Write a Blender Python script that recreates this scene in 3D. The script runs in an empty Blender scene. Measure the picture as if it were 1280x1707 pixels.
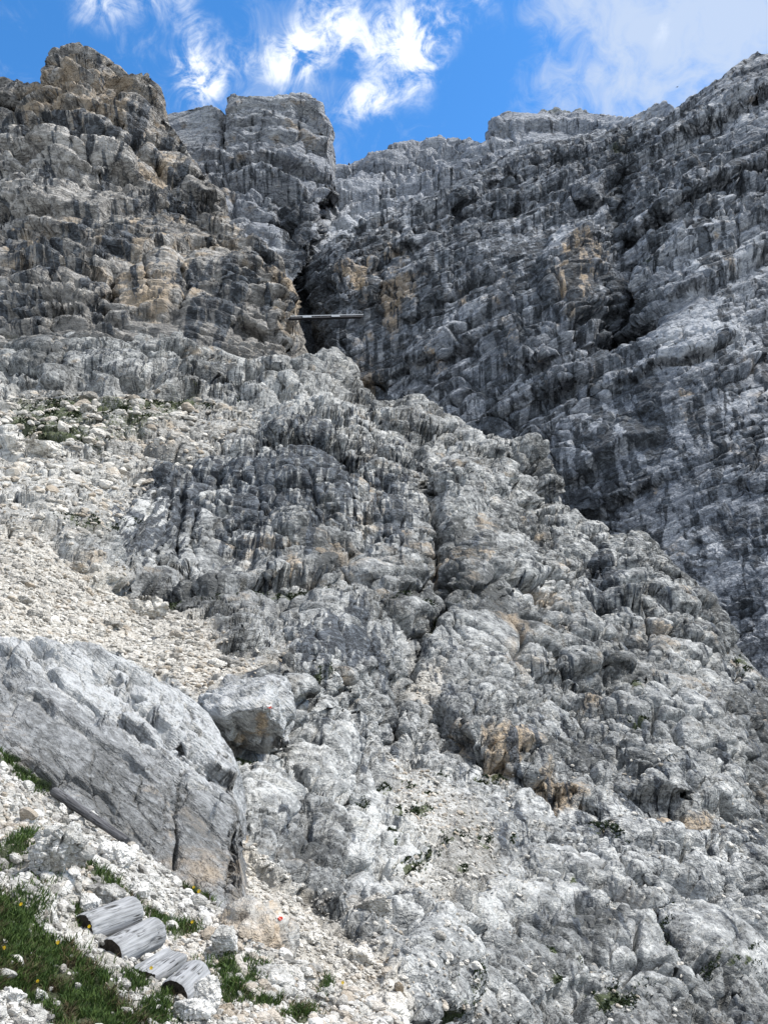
import bpy, bmesh, math, random
import numpy as np
from math import radians, sin, cos, tan, atan2, pi
from mathutils import Vector, Matrix
from concurrent.futures import ThreadPoolExecutor

random.seed(7); RNG = np.random.default_rng(7)
scene = bpy.context.scene
C = scene.collection
STEP = 1.55            # grid spacing, in photograph pixels

# ------------------------------------------------------------------ camera
PITCH = radians(15.0); FPX = 1314.0; W0, H0 = 1280.0, 1707.0
cam_d = bpy.data.cameras.new("camera"); cam = bpy.data.objects.new("camera", cam_d); C.objects.link(cam)
cam_d.sensor_fit = 'VERTICAL'; cam_d.sensor_height = 36.0; cam_d.lens = 36.0 * FPX / H0
cam_d.clip_start = 0.05; cam_d.clip_end = 5000
cam.location = (0, 0, 0); cam.rotation_euler = (pi / 2 + PITCH, 0, 0)
scene.camera = cam

# ------------------------------------------------------------------ light
SUN_EL, SUN_AZ = radians(58), radians(88)      # azimuth clockwise from +Y (the view direction)
world = bpy.data.worlds.new("World"); scene.world = world; world.use_nodes = True
sd = bpy.data.lights.new("sun", 'SUN'); sd.energy = 3.0; sd.angle = radians(14); sd.color = (1.0, 0.95, 0.88)
sun = bpy.data.objects.new("sun", sd); C.objects.link(sun)
sdir = Vector((sin(SUN_AZ) * cos(SUN_EL), cos(SUN_AZ) * cos(SUN_EL), sin(SUN_EL)))
sun.rotation_euler = sdir.to_track_quat('Z', 'Y').to_euler()
vs = scene.view_settings
vs.view_transform = 'Standard'; vs.look = 'None'; vs.gamma = 1; vs.exposure = 0.95
scene.cycles.max_bounces = 5; scene.cycles.diffuse_bounces = 3; scene.cycles.volume_bounces = 0


class NT:
    """small helper to write node trees"""
    def __init__(s, tree): s.t = tree; s.n = tree.nodes; s.l = tree.links
    def put(s, typ, **kw):
        n = s.n.new(typ)
        for k, v in kw.items(): setattr(n, k, v)
        return n
    def link(s, a, b): s.l.new(a, b)
    def feed(s, sock, v):
        if v is None: return
        if hasattr(v, 'is_output') or isinstance(v, bpy.types.NodeSocket): s.l.new(v, sock)
        else:
            try: sock.default_value = v
            except Exception: sock.default_value = (*v, 1.0)
    def math(s, op, a, b=None, c=None, clamp=False):
        n = s.put('ShaderNodeMath', operation=op, use_clamp=clamp)
        s.feed(n.inputs[0], a); s.feed(n.inputs[1], b); s.feed(n.inputs[2], c)
        return n.outputs[0]
    def vmath(s, op, a, b=None):
        n = s.put('ShaderNodeVectorMath', operation=op)
        s.feed(n.inputs[0], a); s.feed(n.inputs[1], b)
        return n.outputs['Value'] if op in ('DOT_PRODUCT', 'LENGTH') else n.outputs[0]
    def noise(s, vec, scale, detail=6, rough=0.6, dist=0.0, typ='FBM', lac=2.0):
        n = s.put('ShaderNodeTexNoise'); n.noise_type = typ
        s.feed(n.inputs['Vector'], vec); s.feed(n.inputs['Scale'], scale)
        s.feed(n.inputs['Detail'], detail); s.feed(n.inputs['Roughness'], rough); s.feed(n.inputs['Distortion'], dist)
        s.feed(n.inputs['Lacunarity'], lac)
        return n.outputs[0]
    def voro(s, vec, scale, feature='DISTANCE_TO_EDGE', out=0, detail=0.0):
        n = s.put('ShaderNodeTexVoronoi'); n.feature = feature
        s.feed(n.inputs['Vector'], vec); s.feed(n.inputs['Scale'], scale)
        if 'Detail' in n.inputs: s.feed(n.inputs['Detail'], detail)
        return n.outputs[out]
    def smooth(s, v, lo, hi, a=0.0, b=1.0):
        n = s.put('ShaderNodeMapRange', interpolation_type='SMOOTHSTEP')
        s.feed(n.inputs[0], v); s.feed(n.inputs[1], lo); s.feed(n.inputs[2], hi); s.feed(n.inputs[3], a); s.feed(n.inputs[4], b)
        return n.outputs[0]
    def mix(s, f, a, b, mode='MIX'):
        n = s.put('ShaderNodeMix', data_type='RGBA', blend_type=mode, clamp_factor=True)
        s.feed(n.inputs[0], f); s.feed(n.inputs[6], a); s.feed(n.inputs[7], b)
        return n.outputs[2]
    def attr(s, name, col=False):
        n = s.put('ShaderNodeAttribute', attribute_name=name)
        return n.outputs[0] if col else n.outputs['Fac']


def pixdir(px, py):
    """unit-forward direction through a pixel, world space (numpy or float)"""
    x = (np.asarray(px, float) - 640.0) / FPX; y = (853.5 - np.asarray(py, float)) / FPX
    cp, sp = cos(PITCH), sin(PITCH)
    return np.stack([x, cp - sp * y, sp + cp * y], -1)
def at(px, py, Y):
    """the world point seen at a pixel, Y metres north of the camera"""
    d = pixdir(px, py)
    return d * (np.asarray(Y, float) / d[..., 1])[..., None]

# -------- sky: Nishita plus thin fair-weather cloud, all by direction
w = NT(world.node_tree); w.n.clear()
tc = w.put('ShaderNodeTexCoord').outputs['Generated']
sky = w.put('ShaderNodeTexSky', sky_type='NISHITA', sun_disc=False, sun_elevation=SUN_EL, sun_rotation=SUN_AZ,
            altitude=800, air_density=1.0, dust_density=0.3, ozone_density=1.6)
hs = w.put('ShaderNodeHueSaturation'); hs.inputs['Saturation'].default_value = 1.32; hs.inputs['Value'].default_value = 1.4
w.link(sky.outputs[0], hs.inputs['Color'])
def cloud_mask(blobs):
    tot = None
    for (px, py, rx, ry, ang, amp) in blobs:
        c = Vector(pixdir(px, py)).normalized()
        r = Vector((1, 0, 0)); r = (r - c * r.dot(c)).normalized(); u = r.cross(c) * -1
        u = c.cross(r) if c.cross(r).z > 0 else r.cross(c)
        a = radians(ang); e1 = r * cos(a) + u * sin(a); e2 = -r * sin(a) + u * cos(a)
        k = c.dot(Vector((0, cos(PITCH), sin(PITCH)))) / FPX
        p = w.vmath('SUBTRACT', WP, tuple(c))
        d1 = w.math('DIVIDE', w.vmath('DOT_PRODUCT', p, tuple(e1)), rx * k)
        d2 = w.math('DIVIDE', w.vmath('DOT_PRODUCT', p, tuple(e2)), ry * k)
        q = w.math('ADD', w.math('MULTIPLY', d1, d1), w.math('MULTIPLY', d2, d2))
        g = w.math('MULTIPLY', w.math('EXPONENT', w.math('MULTIPLY', q, -0.8)), amp * 1.15)
        tot = g if tot is None else w.math('ADD', tot, g)
    return tot
nz = w.put('ShaderNodeTexNoise'); nz.inputs['Scale'].default_value = 7; nz.inputs['Detail'].default_value = 5
w.link(tc, nz.inputs['Vector'])
off = w.vmath('SCALE', w.vmath('SUBTRACT', nz.outputs['Color'], (.5, .5, .5)))
off.node.inputs['Scale'].default_value = 0.10
WP = w.vmath('ADD', tc, off)
puffs = [(190, 15, 62, 38, -28, .95), (340, 60, 34, 75, 12, .62), (350, 145, 42, 34, 0, 1.0), (475, 105, 46, 32, 28, .95), (415, 105, 60, 18, 20, .3),
         (620, 40, 110, 50, 5, 1.15), (700, 85, 42, 72, -8, .9), (770, 25, 50, 26, 40, .6), (612, 165, 44, 26, 35, 1.4), (345, 145, 40, 34, 0, .5), (480, 100, 50, 30, 28, .5), (300, 110, 30, 8, -20, .35),
         (270, 5, 26, 26, 0, .5), (30, 105, 22, 9, 0, .35), (1098, 42, 14, 26, -20, .5), (540, 30, 40, 40, 0, .35)]
veil = [(1240, 60, 190, 170, 0, 1.0), (980, 15, 130, 45, 0, .75), (950, 170, 90, 45, 15, .9), (1080, 110, 110, 80, 0, .35)]
f1 = w.noise(tc, 15, 9, 0.62, 0.6); f2 = w.noise(tc, 4, 6, 0.5)
f3 = w.noise(tc, 26, 9, 0.66, 0.9)
pm = w.math('MULTIPLY', w.math('MULTIPLY', cloud_mask(puffs), 1.4), w.smooth(w.math('ADD', w.math('MULTIPLY', f1, .5), w.math('MULTIPLY', f3, .5)), .34, .66))
pf = w.smooth(pm, 0.08, 1.45)
pf = w.math('MULTIPLY', pf, w.smooth(cloud_mask(puffs), 0.04, 0.4))
vm = w.math('ADD', cloud_mask(veil), w.math('MULTIPLY', w.math('SUBTRACT', f2, 0.5), 3.2))
vm = w.math('ADD', vm, w.math('MULTIPLY', w.math('SUBTRACT', f3, 0.5), 2.6))
vf = w.math('MULTIPLY', w.smooth(vm, -0.1, 1.7), 0.95)
# broken cloud over the rest of the sky, out of the picture, so the rock gets soft light
up = w.put('ShaderNodeSeparateXYZ'); w.link(tc, up.inputs[0])
rest = w.math('MULTIPLY', w.math('MAXIMUM', w.smooth(up.outputs['Z'], 0.77, 0.88), w.smooth(up.outputs['Y'], 0.10, -0.25)), w.smooth(f2, 0.32, 0.55, .25, .95))
col = w.mix(vf, hs.outputs[0], (3.1, 3.75, 4.9))
col = w.mix(pf, col, (5.6, 5.9, 6.3))
col = w.mix(rest, col, (6.0, 6.3, 6.7))
bg = w.put('ShaderNodeBackground'); w.link(col, bg.inputs[0]); bg.inputs[1].default_value = 0.10
wo = w.put('ShaderNodeOutputWorld'); w.link(bg.outputs[0], wo.inputs[0])

# ------------------------------------------------------------------ numeric noise
POOL = ThreadPoolExecutor(4)
def chunked(fn, P, n=24000):
    idx = list(range(0, len(P), n))
    res = list(POOL.map(lambda i: fn(P[i:i + n]), idx))
    if not res: return fn(P)
    if isinstance(res[0], tuple): return tuple(np.concatenate([r[k] for r in res]) for k in range(len(res[0])))
    return np.concatenate(res)
def hsh(ix, iy, iz, seed):
    h = ix.astype(np.uint32) * np.uint32(0x8da6b343) ^ iy.astype(np.uint32) * np.uint32(0xd8163841) ^ iz.astype(np.uint32) * np.uint32(0xcb1ab31f)
    h ^= np.uint32((seed * 0x9E3779B1) & 0xffffffff)
    h ^= h >> np.uint32(15); h *= np.uint32(0x2c1b3c6d); h ^= h >> np.uint32(12); h *= np.uint32(0x297a2d39); h ^= h >> np.uint32(15)
    return h
def perlin(P, seed=0):
    def f(p):
        i = np.floor(p).astype(np.int32); t = (p - i).astype(np.float32); s = t * t * t * (t * (t * 6 - 15) + 10)
        out = np.zeros(len(p), np.float32)
        for dx in (0, 1):
            wx = s[:, 0] if dx else 1 - s[:, 0]
            for dy in (0, 1):
                wy = s[:, 1] if dy else 1 - s[:, 1]
                for dz in (0, 1):
                    wz = s[:, 2] if dz else 1 - s[:, 2]
                    h = hsh(i[:, 0] + dx, i[:, 1] + dy, i[:, 2] + dz, seed)
                    gx = (h & np.uint32(1023)).astype(np.float32) / 511.5 - 1
                    gy = ((h >> np.uint32(10)) & np.uint32(1023)).astype(np.float32) / 511.5 - 1
                    gz = ((h >> np.uint32(20)) & np.uint32(1023)).astype(np.float32) / 511.5 - 1
                    out += wx * wy * wz * (gx * (t[:, 0] - dx) + gy * (t[:, 1] - dy) + gz * (t[:, 2] - dz))
        return out * 1.5
    return chunked(f, P)
def voronoi(P, seed=0):
    """distance to the nearest and second cell centre, a facet height tilted per cell, a random per cell"""
    def f(p):
        b = np.floor(p - 0.5).astype(np.int32)
        F1 = np.full(len(p), 9, np.float32); F2 = F1.copy(); til = np.zeros(len(p), np.float32); rnd = til.copy()
        for dx in (0, 1):
            for dy in (0, 1):
                for dz in (0, 1):
                    cx, cy, cz = b[:, 0] + dx, b[:, 1] + dy, b[:, 2] + dz
                    h = hsh(cx, cy, cz, seed)
                    jx = (h & np.uint32(1023)).astype(np.float32) / 1023
                    jy = ((h >> np.uint32(10)) & np.uint32(1023)).astype(np.float32) / 1023
                    jz = ((h >> np.uint32(20)) & np.uint32(1023)).astype(np.float32) / 1023
                    ex = (p[:, 0] - cx - jx).astype(np.float32); ey = (p[:, 1] - cy - jy).astype(np.float32); ez = (p[:, 2] - cz - jz).astype(np.float32)
                    d = np.sqrt(ex * ex + ey * ey + ez * ez)
                    n = d < F1
                    F2 = np.where(n, F1, np.minimum(F2, d)); F1 = np.where(n, d, F1)
                    g = hsh(cz, cx, cy, seed + 77)
                    gx = (g & np.uint32(1023)).astype(np.float32) / 511.5 - 1
                    gy = ((g >> np.uint32(10)) & np.uint32(1023)).astype(np.float32) / 511.5 - 1
                    gz = ((g >> np.uint32(20)) & np.uint32(1023)).astype(np.float32) / 511.5 - 1
                    til = np.where(n, gx * ex + gy * ey + gz * ez, til)
                    rnd = np.where(n, gx, rnd)
        return F1, F2, til, rnd
    return chunked(f, P)
def fbm(P, lam, seed=0, octs=4, rough=0.5):
    out = 0; a = 1.0
    for k in range(octs):
        out = out + a * perlin(P / lam + 13.7 * k, seed + k); lam /= 2; a *= rough
    return out
def ss(x, a, b):
    t = np.clip((x - a) / (b - a), 0, 1); return t * t * (3 - 2 * t)

# ------------------------------------------------------------------ drawing on a sheet (positions given by where they show)
def seg_dist(px, py, pts):
    """distance to a polyline, and the signed offset (positive above the line)"""
    best = np.full(px.shape, 1e9); sg = np.zeros(px.shape)
    for (x0, y0), (x1, y1) in zip(pts[:-1], pts[1:]):
        dx, dy = x1 - x0, y1 - y0; L2 = dx * dx + dy * dy + 1e-9
        t = np.clip(((px - x0) * dx + (py - y0) * dy) / L2, 0, 1)
        qx, qy = px - x0 - t * dx, py - y0 - t * dy
        d = np.sqrt(qx * qx + qy * qy); m = d < best
        best = np.where(m, d, best)
        cr = (dy * qx - dx * qy) / math.sqrt(L2)
        if dx < 0: cr = -cr
        sg = np.where(m, cr, sg)
    return best, sg
def in_poly(px, py, poly, soft=12):
    ins = np.zeros(px.shape, bool); n = len(poly)
    for k in range(n):
        x0, y0 = poly[k]; x1, y1 = poly[(k + 1) % n]
        c = ((y0 > py) != (y1 > py)) & (px < (x1 - x0) * (py - y0) / (y1 - y0 + 1e-12) + x0)
        ins ^= c
    d, _ = seg_dist(px, py, poly + [poly[0]])
    return ss(np.where(ins, d, -d), -soft, soft)
def blobs(px, py, L):
    out = np.zeros(px.shape)
    for b in L:
        x, y, rx, ry = b[:4]; a = radians(b[4]) if len(b) > 4 else 0; s = b[5] if len(b) > 5 else 1
        ex = (px - x) * cos(a) - (py - y) * sin(a); ey = (px - x) * sin(a) + (py - y) * cos(a)
        out = np.maximum(out, s * np.exp(-((ex / rx) ** 2 + (ey / ry) ** 2) ** 1.3))
    return out
def tps(ctrl):
    A = np.array(ctrl, float); X = A[:, :2] / 500; v = np.log(A[:, 2]); n = len(A)
    def U(r2): return 0.5 * r2 * np.log(r2 + 1e-9)
    K = U(((X[:, None] - X[None]) ** 2).sum(-1)) + np.eye(n) * 2e-3
    Pm = np.c_[np.ones(n), X]; M = np.zeros((n + 3, n + 3)); M[:n, :n] = K; M[:n, n:] = Pm; M[n:, :n] = Pm.T
    s = np.linalg.solve(M, np.r_[v, 0, 0, 0])
    def f(px, py):
        q = np.stack([px, py], -1) / 500; out = s[n] + s[n + 1] * q[..., 0] + s[n + 2] * q[..., 1]
        for k in range(n): out = out + s[k] * U(((q - X[k]) ** 2).sum(-1))
        return np.exp(out)
    return f

def mesh_obj(name, V, Fc, mat, parent=None, smooth=True, attrs=None):
    me = bpy.data.meshes.new(name); V = np.asarray(V, np.float32); Fc = np.asarray(Fc, np.int32)
    me.vertices.add(len(V)); me.vertices.foreach_set('co', V.ravel())
    k = Fc.shape[1]; me.loops.add(Fc.size); me.loops.foreach_set('vertex_index', Fc.ravel())
    me.polygons.add(len(Fc)); me.polygons.foreach_set('loop_start', np.arange(0, Fc.size, k, dtype=np.int32))
    me.polygons.foreach_set('use_smooth', np.full(len(Fc), smooth))
    me.update(calc_edges=True); me.validate()
    for a, v in (attrs or {}).items():
        at_ = me.attributes.new(a, 'FLOAT', 'POINT'); at_.data.foreach_set('value', np.asarray(v, np.float32).ravel())
    me.materials.append(mat)
    o = bpy.data.objects.new(name, me); C.objects.link(o)
    if parent: o.parent = parent
    return o
def tag(o, label=None, cat=None, group=None, kind=None):
    if label: o['label'] = label
    if cat: o['category'] = cat
    if group: o['group'] = group
    if kind: o['kind'] = kind
    return o

def relief(P, N, dist, cfg, calm, seed, row):
    """rock relief along N: blocks, pillows, beds and flutes at every scale that is coarse enough to see"""
    n = len(P); D = np.zeros(n, np.float32)
    pix = dist / FPX
    wl = cfg.get('lmax', 64.0); lim = np.maximum(pix * 2.2, row * 1.5)
    warp = np.stack([fbm(P, 14, seed + 50 + k, 3) for k in range(3)], -1) * 2.2
    bn = np.array(cfg['bed']); bn = bn / np.linalg.norm(bn)
    k = 0
    while wl > 0.02:
        wgt = (1 - ss(wl / pix, cfg.get('hi', 90), cfg.get('hi', 90) * 2)) * ss(wl / lim, 1.0, 2.2)
        big = ss(wl / pix, 8, 45)                      # coarse octaves are the ones calm ground loses
        wgt = wgt * (1 - calm * (0.25 + 0.65 * big))
        m = wgt > 0.01
        if m.any():
            p = P[m] + warp[m] * min(1.0, wl / 8.0); wm = wgt[m]
            q = p.copy()
            # lay cells along the bedding: squash across it
            h = p @ bn; q = p + np.outer(h * (cfg['squash'] - 1), bn)
            F1, F2, til, rnd = voronoi(q / wl + 5.1 * k, seed + 3 * k)
            wpx_ = (pix[m] / wl)
            cw = np.maximum(0.045, 1.6 * wpx_)
            crack = np.exp(-((F2 - F1) / cw) ** 2) * 1.3
            big_m = big[m]
            d = cfg['block'] * (0.42 * rnd * 0.5 + 0.55 * til) + cfg['pillow'] * (0.5 * (0.6 - F1 * F1 * 0.9) + 0.8 * np.sqrt(np.clip((F2 - F1) * 1.7, 0, 1))) - cfg['crack'] * crack * (.35 + .65 * ss(wl / pix[m], 10, 30))
            # flutes and general roughness
            pv = p * np.array([1, 1, cfg.get('vert', 0.35)])
            r = perlin(pv / (wl * 0.6) + 3.3 * k, seed + 200 + k)
            d = d + cfg['flute'] * (0.5 - np.abs(r) * 2.0)
            # beds
            if cfg['beds'] > 0 and 3 < 9:
                hh = h / (wl * cfg.get('bedl', .8)) + 0.35 * perlin(p / (wl * 1.7), seed + 300 + k) + 0.2 * rnd
                fr = hh - np.floor(hh)
                prof = ss(fr, 0.0, 0.16) * (1 - 0.75 * fr)
                d = d + cfg['beds'] * (prof - 0.45) * (0.5 + ss(perlin(p / (wl * 2.5), seed + 400 + k), -0.3, 0.4))
            d = d - d.mean()
            d = d * (0.12 + 1.5 * ss(perlin(p / (wl * 3.3), seed + 500 + k), -0.3, 0.4))
            D[m] += (wl * wm * cfg.get('wb', .75) * (.45 + .55 * big[m])  * d).astype(np.float32)
        wl *= 0.52; k += 1
    return D

def interp(pts, x):
    a = np.array(pts, float); return np.interp(x, a[:, 0], a[:, 1])

class Sheet: pass
def sheet(name, x0, x1, sil, bot, ctrl, cfg, cracks=(), overs=(), bulges=(), edge=None, calm_f=None,
          attr_f=None, mat=None, roll=(26, 0.9), seed=1, step=None, jit=5.0, kind='structure', amp=1.0, flat=()):
    """one rock mass: a grid that follows the distances in ctrl, rolls over its crest and gets real relief"""
    st = step or STEP
    xs = np.arange(x0, x1 + st, st); ys = interp(sil, xs); yb = interp(bot, xs)
    j = sum(perlin(np.c_[xs / l, xs * 0 + seed, xs * 0], seed + i) * a for i, (l, a) in enumerate([(40, 1.0), (15, .8), (6, .5)]))
    ys = ys + j * jit
    nv = int((yb - ys).max() / st) + 2; nr = roll[0]
    v = np.linspace(0, 1, nv); PX = np.repeat(xs[None], nv, 0); PY = yb[None] + (ys - yb)[None] * v[:, None]
    f = tps(ctrl); Y = f(PX, PY)
    if edge is not None:                              # side where the mass turns away into a gully
        xe = interp([(b, a) for a, b in edge[0]], PY.ravel()).reshape(PY.shape)
        xe = xe + perlin(np.c_[PY.ravel() / 22, PY.ravel() * 0, PY.ravel() * 0], seed + 9).reshape(PY.shape) * 6
        Y = Y + np.maximum(0, PX - xe) * edge[1]
    P = at(PX, PY, Y)
    # roll over the crest
    t = np.arange(1, nr + 1); g = (t / nr) ** 1.6 * roll[1] * 0.22
    top = P[-1]; R = top[None].repeat(nr, 0).copy()
    R[..., 1] += g[:, None] * Y[-1][None]; R[..., 2] -= (g[:, None] ** 1.2) * Y[-1][None] * 0.75
    P = np.concatenate([P, R], 0)
    ext = lambda A: np.concatenate([A, np.repeat(A[-1:], nr, 0)], 0)
    PX, PY = ext(PX), ext(PY); nr_, nc_ = PX.shape
    def normals(P):
        du = np.gradient(P, axis=1); dv = np.gradient(P, axis=0); n = np.cross(du, dv)
        return n / (np.linalg.norm(n, axis=-1, keepdims=True) + 1e-12)
    # authored features first
    N = normals(P)
    px, py = PX.ravel(), PY.ravel()
    Pf = P.reshape(-1, 3); dist = np.linalg.norm(Pf, axis=1); pixm = dist / FPX
    wx = fbm(np.c_[px, py, px * 0] , 60, seed + 11, 4) ; wy = fbm(np.c_[px, py, px * 0 + 9], 60, seed + 21, 4)
    wpx, wpy = px + wx * 13, py + wy * 13
    d = np.zeros(len(px))
    for b in bulges:
        x, y, rx, ry, a = b[:5]; an = radians(b[5]) if len(b) > 5 else 0
        m = (np.abs(px - x) < max(rx, ry) * 1.6 + 25) & (np.abs(py - y) < max(rx, ry) * 1.6 + 25)
        ex = (wpx[m] - x) * cos(an) - (wpy[m] - y) * sin(an); ey = (wpx[m] - x) * sin(an) + (wpy[m] - y) * cos(an)
        r2 = (ex / rx) ** 2 + (ey / ry) ** 2
        d[m] += a * np.sqrt(np.clip(1.15 - r2, 0, 1)) * 1.5
    for (pts, wd, dp) in cracks:
        A = np.array(pts); m = (px > A[:, 0].min() - 60) & (px < A[:, 0].max() + 60) & (py > A[:, 1].min() - 60) & (py < A[:, 1].max() + 60)
        dd, _ = seg_dist(px[m] + wx[m] * 5, py[m] + wy[m] * 5, pts)
        d[m] -= 1.25 * dp * np.exp(-(dd / wd) ** 2) + dp * .3 * np.exp(-(dd / (wd * 4)) ** 2)
    for (pts, a, Ln) in overs:
        A = np.array(pts); g_ = Ln * 4
        m = (px > A[:, 0].min() - g_) & (px < A[:, 0].max() + g_) & (py > A[:, 1].min() - g_) & (py < A[:, 1].max() + g_)
        dd, sg = seg_dist(px[m] + wx[m] * 9, py[m] + wy[m] * 9, pts)
        e = np.exp(-(dd / Ln)); side = np.tanh(sg / 2.0)
        d[m] += 1.5 * a * e * side
    P = (Pf + N.reshape(-1, 3) * (d * pixm)[:, None]).reshape(P.shape)
    # smooth normals a little, then the fractal relief
    N = normals(P)
    for _ in range(3):
        N[1:-1, 1:-1] = (N[1:-1, 1:-1] + N[:-2, 1:-1] + N[2:, 1:-1] + N[1:-1, :-2] + N[1:-1, 2:]) / 5
    N = N / (np.linalg.norm(N, axis=-1, keepdims=True) + 1e-12)
    calm = calm_f(wpx, wpy) if calm_f else np.zeros(len(px))
    row = np.linalg.norm(np.gradient(P, axis=0), axis=-1); row[nv - 2:] = row[nv - 3]
    D = relief(P.reshape(-1, 3), N.reshape(-1, 3), dist, cfg, calm.astype(np.float32), seed, row.ravel()) * amp
    if flat:                                          # faces worn smooth keep only their fine relief
        D = D * (1 - blobs(wpx, wpy, flat))
    crest = (PY - ys[None]); crest[nv:] = 0
    D = D * (0.4 + 0.6 * ss(crest.ravel(), 0, 26))
    P = (P.reshape(-1, 3) + N.reshape(-1, 3) * D[:, None])
    at_ = dict(calm=calm, pix=pixm)
    if attr_f: at_.update(attr_f(wpx, wpy, px, py))
    nat = dict(stain_shade=0, ochre=0, veg=0, warm=0, tone=0, lite=0)
    for k_ in nat:
        if k_ not in at_: at_[k_] = np.zeros(len(px))
    idx = np.arange(nr_ * nc_).reshape(nr_, nc_)
    Fc = np.stack([idx[:-1, :-1], idx[:-1, 1:], idx[1:, 1:], idx[1:, :-1]], -1).reshape(-1, 4)
    o = mesh_obj(name, P, Fc, mat, attrs=at_)
    if kind: o['kind'] = kind
    S = Sheet(); S.o = o; S.P = P.reshape(nr_, nc_, 3); S.px = PX; S.py = PY; S.x0 = x0; S.st = st; S.ys = ys; S.yb = yb; S.nv = nv
    S.N = N
    def get(x, y):
        i = int(round((x - x0) / st)); i = min(max(i, 0), nc_ - 1)
        v_ = (y - yb[i]) / (ys[i] - yb[i]); jx = int(round(v_ * (nv - 1))); jx = min(max(jx, 0), nv - 1)
        return Vector(S.P[jx, i]), Vector(N[jx, i])
    S.get = get
    return S

# ------------------------------------------------------------------ materials
def new_mat(name, rough=0.9, spec=0.15):
    m = bpy.data.materials.new(name); m.use_nodes = True; t = NT(m.node_tree); t.n.clear()
    b = t.put('ShaderNodeBsdfPrincipled'); o = t.put('ShaderNodeOutputMaterial'); t.link(b.outputs[0], o.inputs[0])
    b.inputs['Roughness'].default_value = rough; b.inputs['Specular IOR Level'].default_value = spec
    return m, t, b
def rock_mat(name, dark, mid, light, ochre=(0.37, 0.285, 0.19), stain_shade=(0.030, 0.034, 0.039), warm=(0.36, 0.29, 0.21), scale=1.0, bump=1.0, ks=(-2, -1, 0, 1), bed=(0, 0, 1), bedw=.35, mot=.40, sscale=1.0, speck=.5, sdir=(1, .14, .09)):
    m, t, b = new_mat(name)
    P = t.put('ShaderNodeTexCoord').outputs['Object']
    pix = t.attr('pix')
    lp = t.math('LOGARITHM', t.math('MULTIPLY', pix, 13.0), 3.0)      # coarse end of the finest band this rock is seen at
    def bands(fn):
        tot = None
        for k in ks:                                        # wavelengths 3^k metres
            q = t.math('SUBTRACT', lp, float(k))
            if k == ks[0]: q = t.math('MAXIMUM', q, 0.0)
            if k == ks[-1]: q = t.math('MINIMUM', q, 0.0)
            wk = t.math('SUBTRACT', 1.0, t.math('ABSOLUTE', q), clamp=True)
            v_ = t.math('MULTIPLY', fn(3.0 ** -k), wk); tot = v_ if tot is None else t.math('ADD', tot, v_)
        return tot
    mott = bands(lambda sc: t.noise(P, sc, 3, 0.8, 0.35))             # mottling a few pixels to a few centimetres wide
    bv = Vector(bed).normalized()
    hb = t.vmath('DOT_PRODUCT', P, tuple(bv)); cb = t.put('ShaderNodeCombineXYZ')
    for i_ in range(3): t.link(t.math('MULTIPLY', hb, bv[i_] * 2.0), cb.inputs[i_])
    PB = t.vmath('ADD', t.vmath('MULTIPLY', P, (.55, .55, .55)), cb.outputs[0])
    lay = bands(lambda sc: t.noise(PB, sc * .8, 3, 0.65, 0.5))             # thin bedding
    wv = t.put('ShaderNodeTexNoise'); wv.inputs['Scale'].default_value = 0.6 * scale; wv.inputs['Detail'].default_value = 4; wv.inputs['Roughness'].default_value = 0.65
    t.link(P, wv.inputs['Vector'])
    PW = t.vmath('ADD', P, t.vmath('MULTIPLY', t.vmath('SUBTRACT', wv.outputs['Color'], (.5, .5, .5)), (1.6, 1.6, 1.6)))
    fis = bands(lambda sc: t.smooth(t.voro(PW, sc * 0.45), 0.0, 0.10))   # 0 in a fissure, 1 on the face
    n1 = t.noise(P, 0.09 * scale, 7, 0.72, 0.3)                 # patches of weathering
    n2 = t.noise(P, 0.7 * scale, 6, 0.72, 0.2)
    n3 = t.noise(P, 3.1, 5, 0.75, 0.0)
    v = t.math('ADD', t.math('MULTIPLY', n1, 0.45), t.math('ADD', t.math('MULTIPLY', n2, 0.35), t.math('MULTIPLY', n3, 0.3)))
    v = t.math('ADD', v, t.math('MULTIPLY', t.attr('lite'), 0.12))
    v = t.math('ADD', v, t.math('MULTIPLY', t.attr('tone'), 0.12))
    v = t.math('ADD', v, t.math('ADD', t.math('MULTIPLY', t.math('SUBTRACT', mott, 0.5), mot), t.math('MULTIPLY', t.math('SUBTRACT', lay, 0.5), bedw)))
    c = t.mix(t.smooth(v, 0.43, 0.56), dark, mid)
    c = t.mix(t.smooth(v, 0.55, 0.68), c, light)
    # warm faces
    nw = t.noise(P, 0.16 * scale, 6, 0.68, 0.4)
    wm = t.smooth(t.math('ADD', nw, t.math('MULTIPLY', t.attr('warm'), 0.33)), 0.63, 0.80)
    c = t.mix(t.math('MULTIPLY', wm, 0.75), c, warm)
    oc = t.smooth(t.math('ADD', t.math('MULTIPLY', t.attr('ochre'), 0.75), t.math('MULTIPLY', t.math('SUBTRACT', n2, 0.5), 1.6)), 0.30, 0.62)
    co = t.mix(t.smooth(n3, 0.4, 0.62), tuple(x * 0.6 for x in ochre), tuple(min(1, x * 1.25) for x in ochre))
    c = t.mix(t.math('MULTIPLY', oc, t.smooth(mott, .36, .56, .25, .85)), c, co)
    # scree: pale cream grit
    cs = t.mix(t.smooth(n3, 0.35, 0.65), (0.32, 0.295, 0.25), (0.58, 0.55, 0.49))
    c = t.mix(t.math('MULTIPLY', t.attr('calm'), 0.8), c, cs)
    # dark water streaks running down the face, plus shade painted into gully and alcove
    mp = t.vmath('MULTIPLY', P, sdir)
    s1 = t.noise(mp, 1.0 * sscale, 5, 0.66, 0.05); s2 = t.noise(mp, 0.22 * sscale, 3, 0.6, 0.3)
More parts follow.
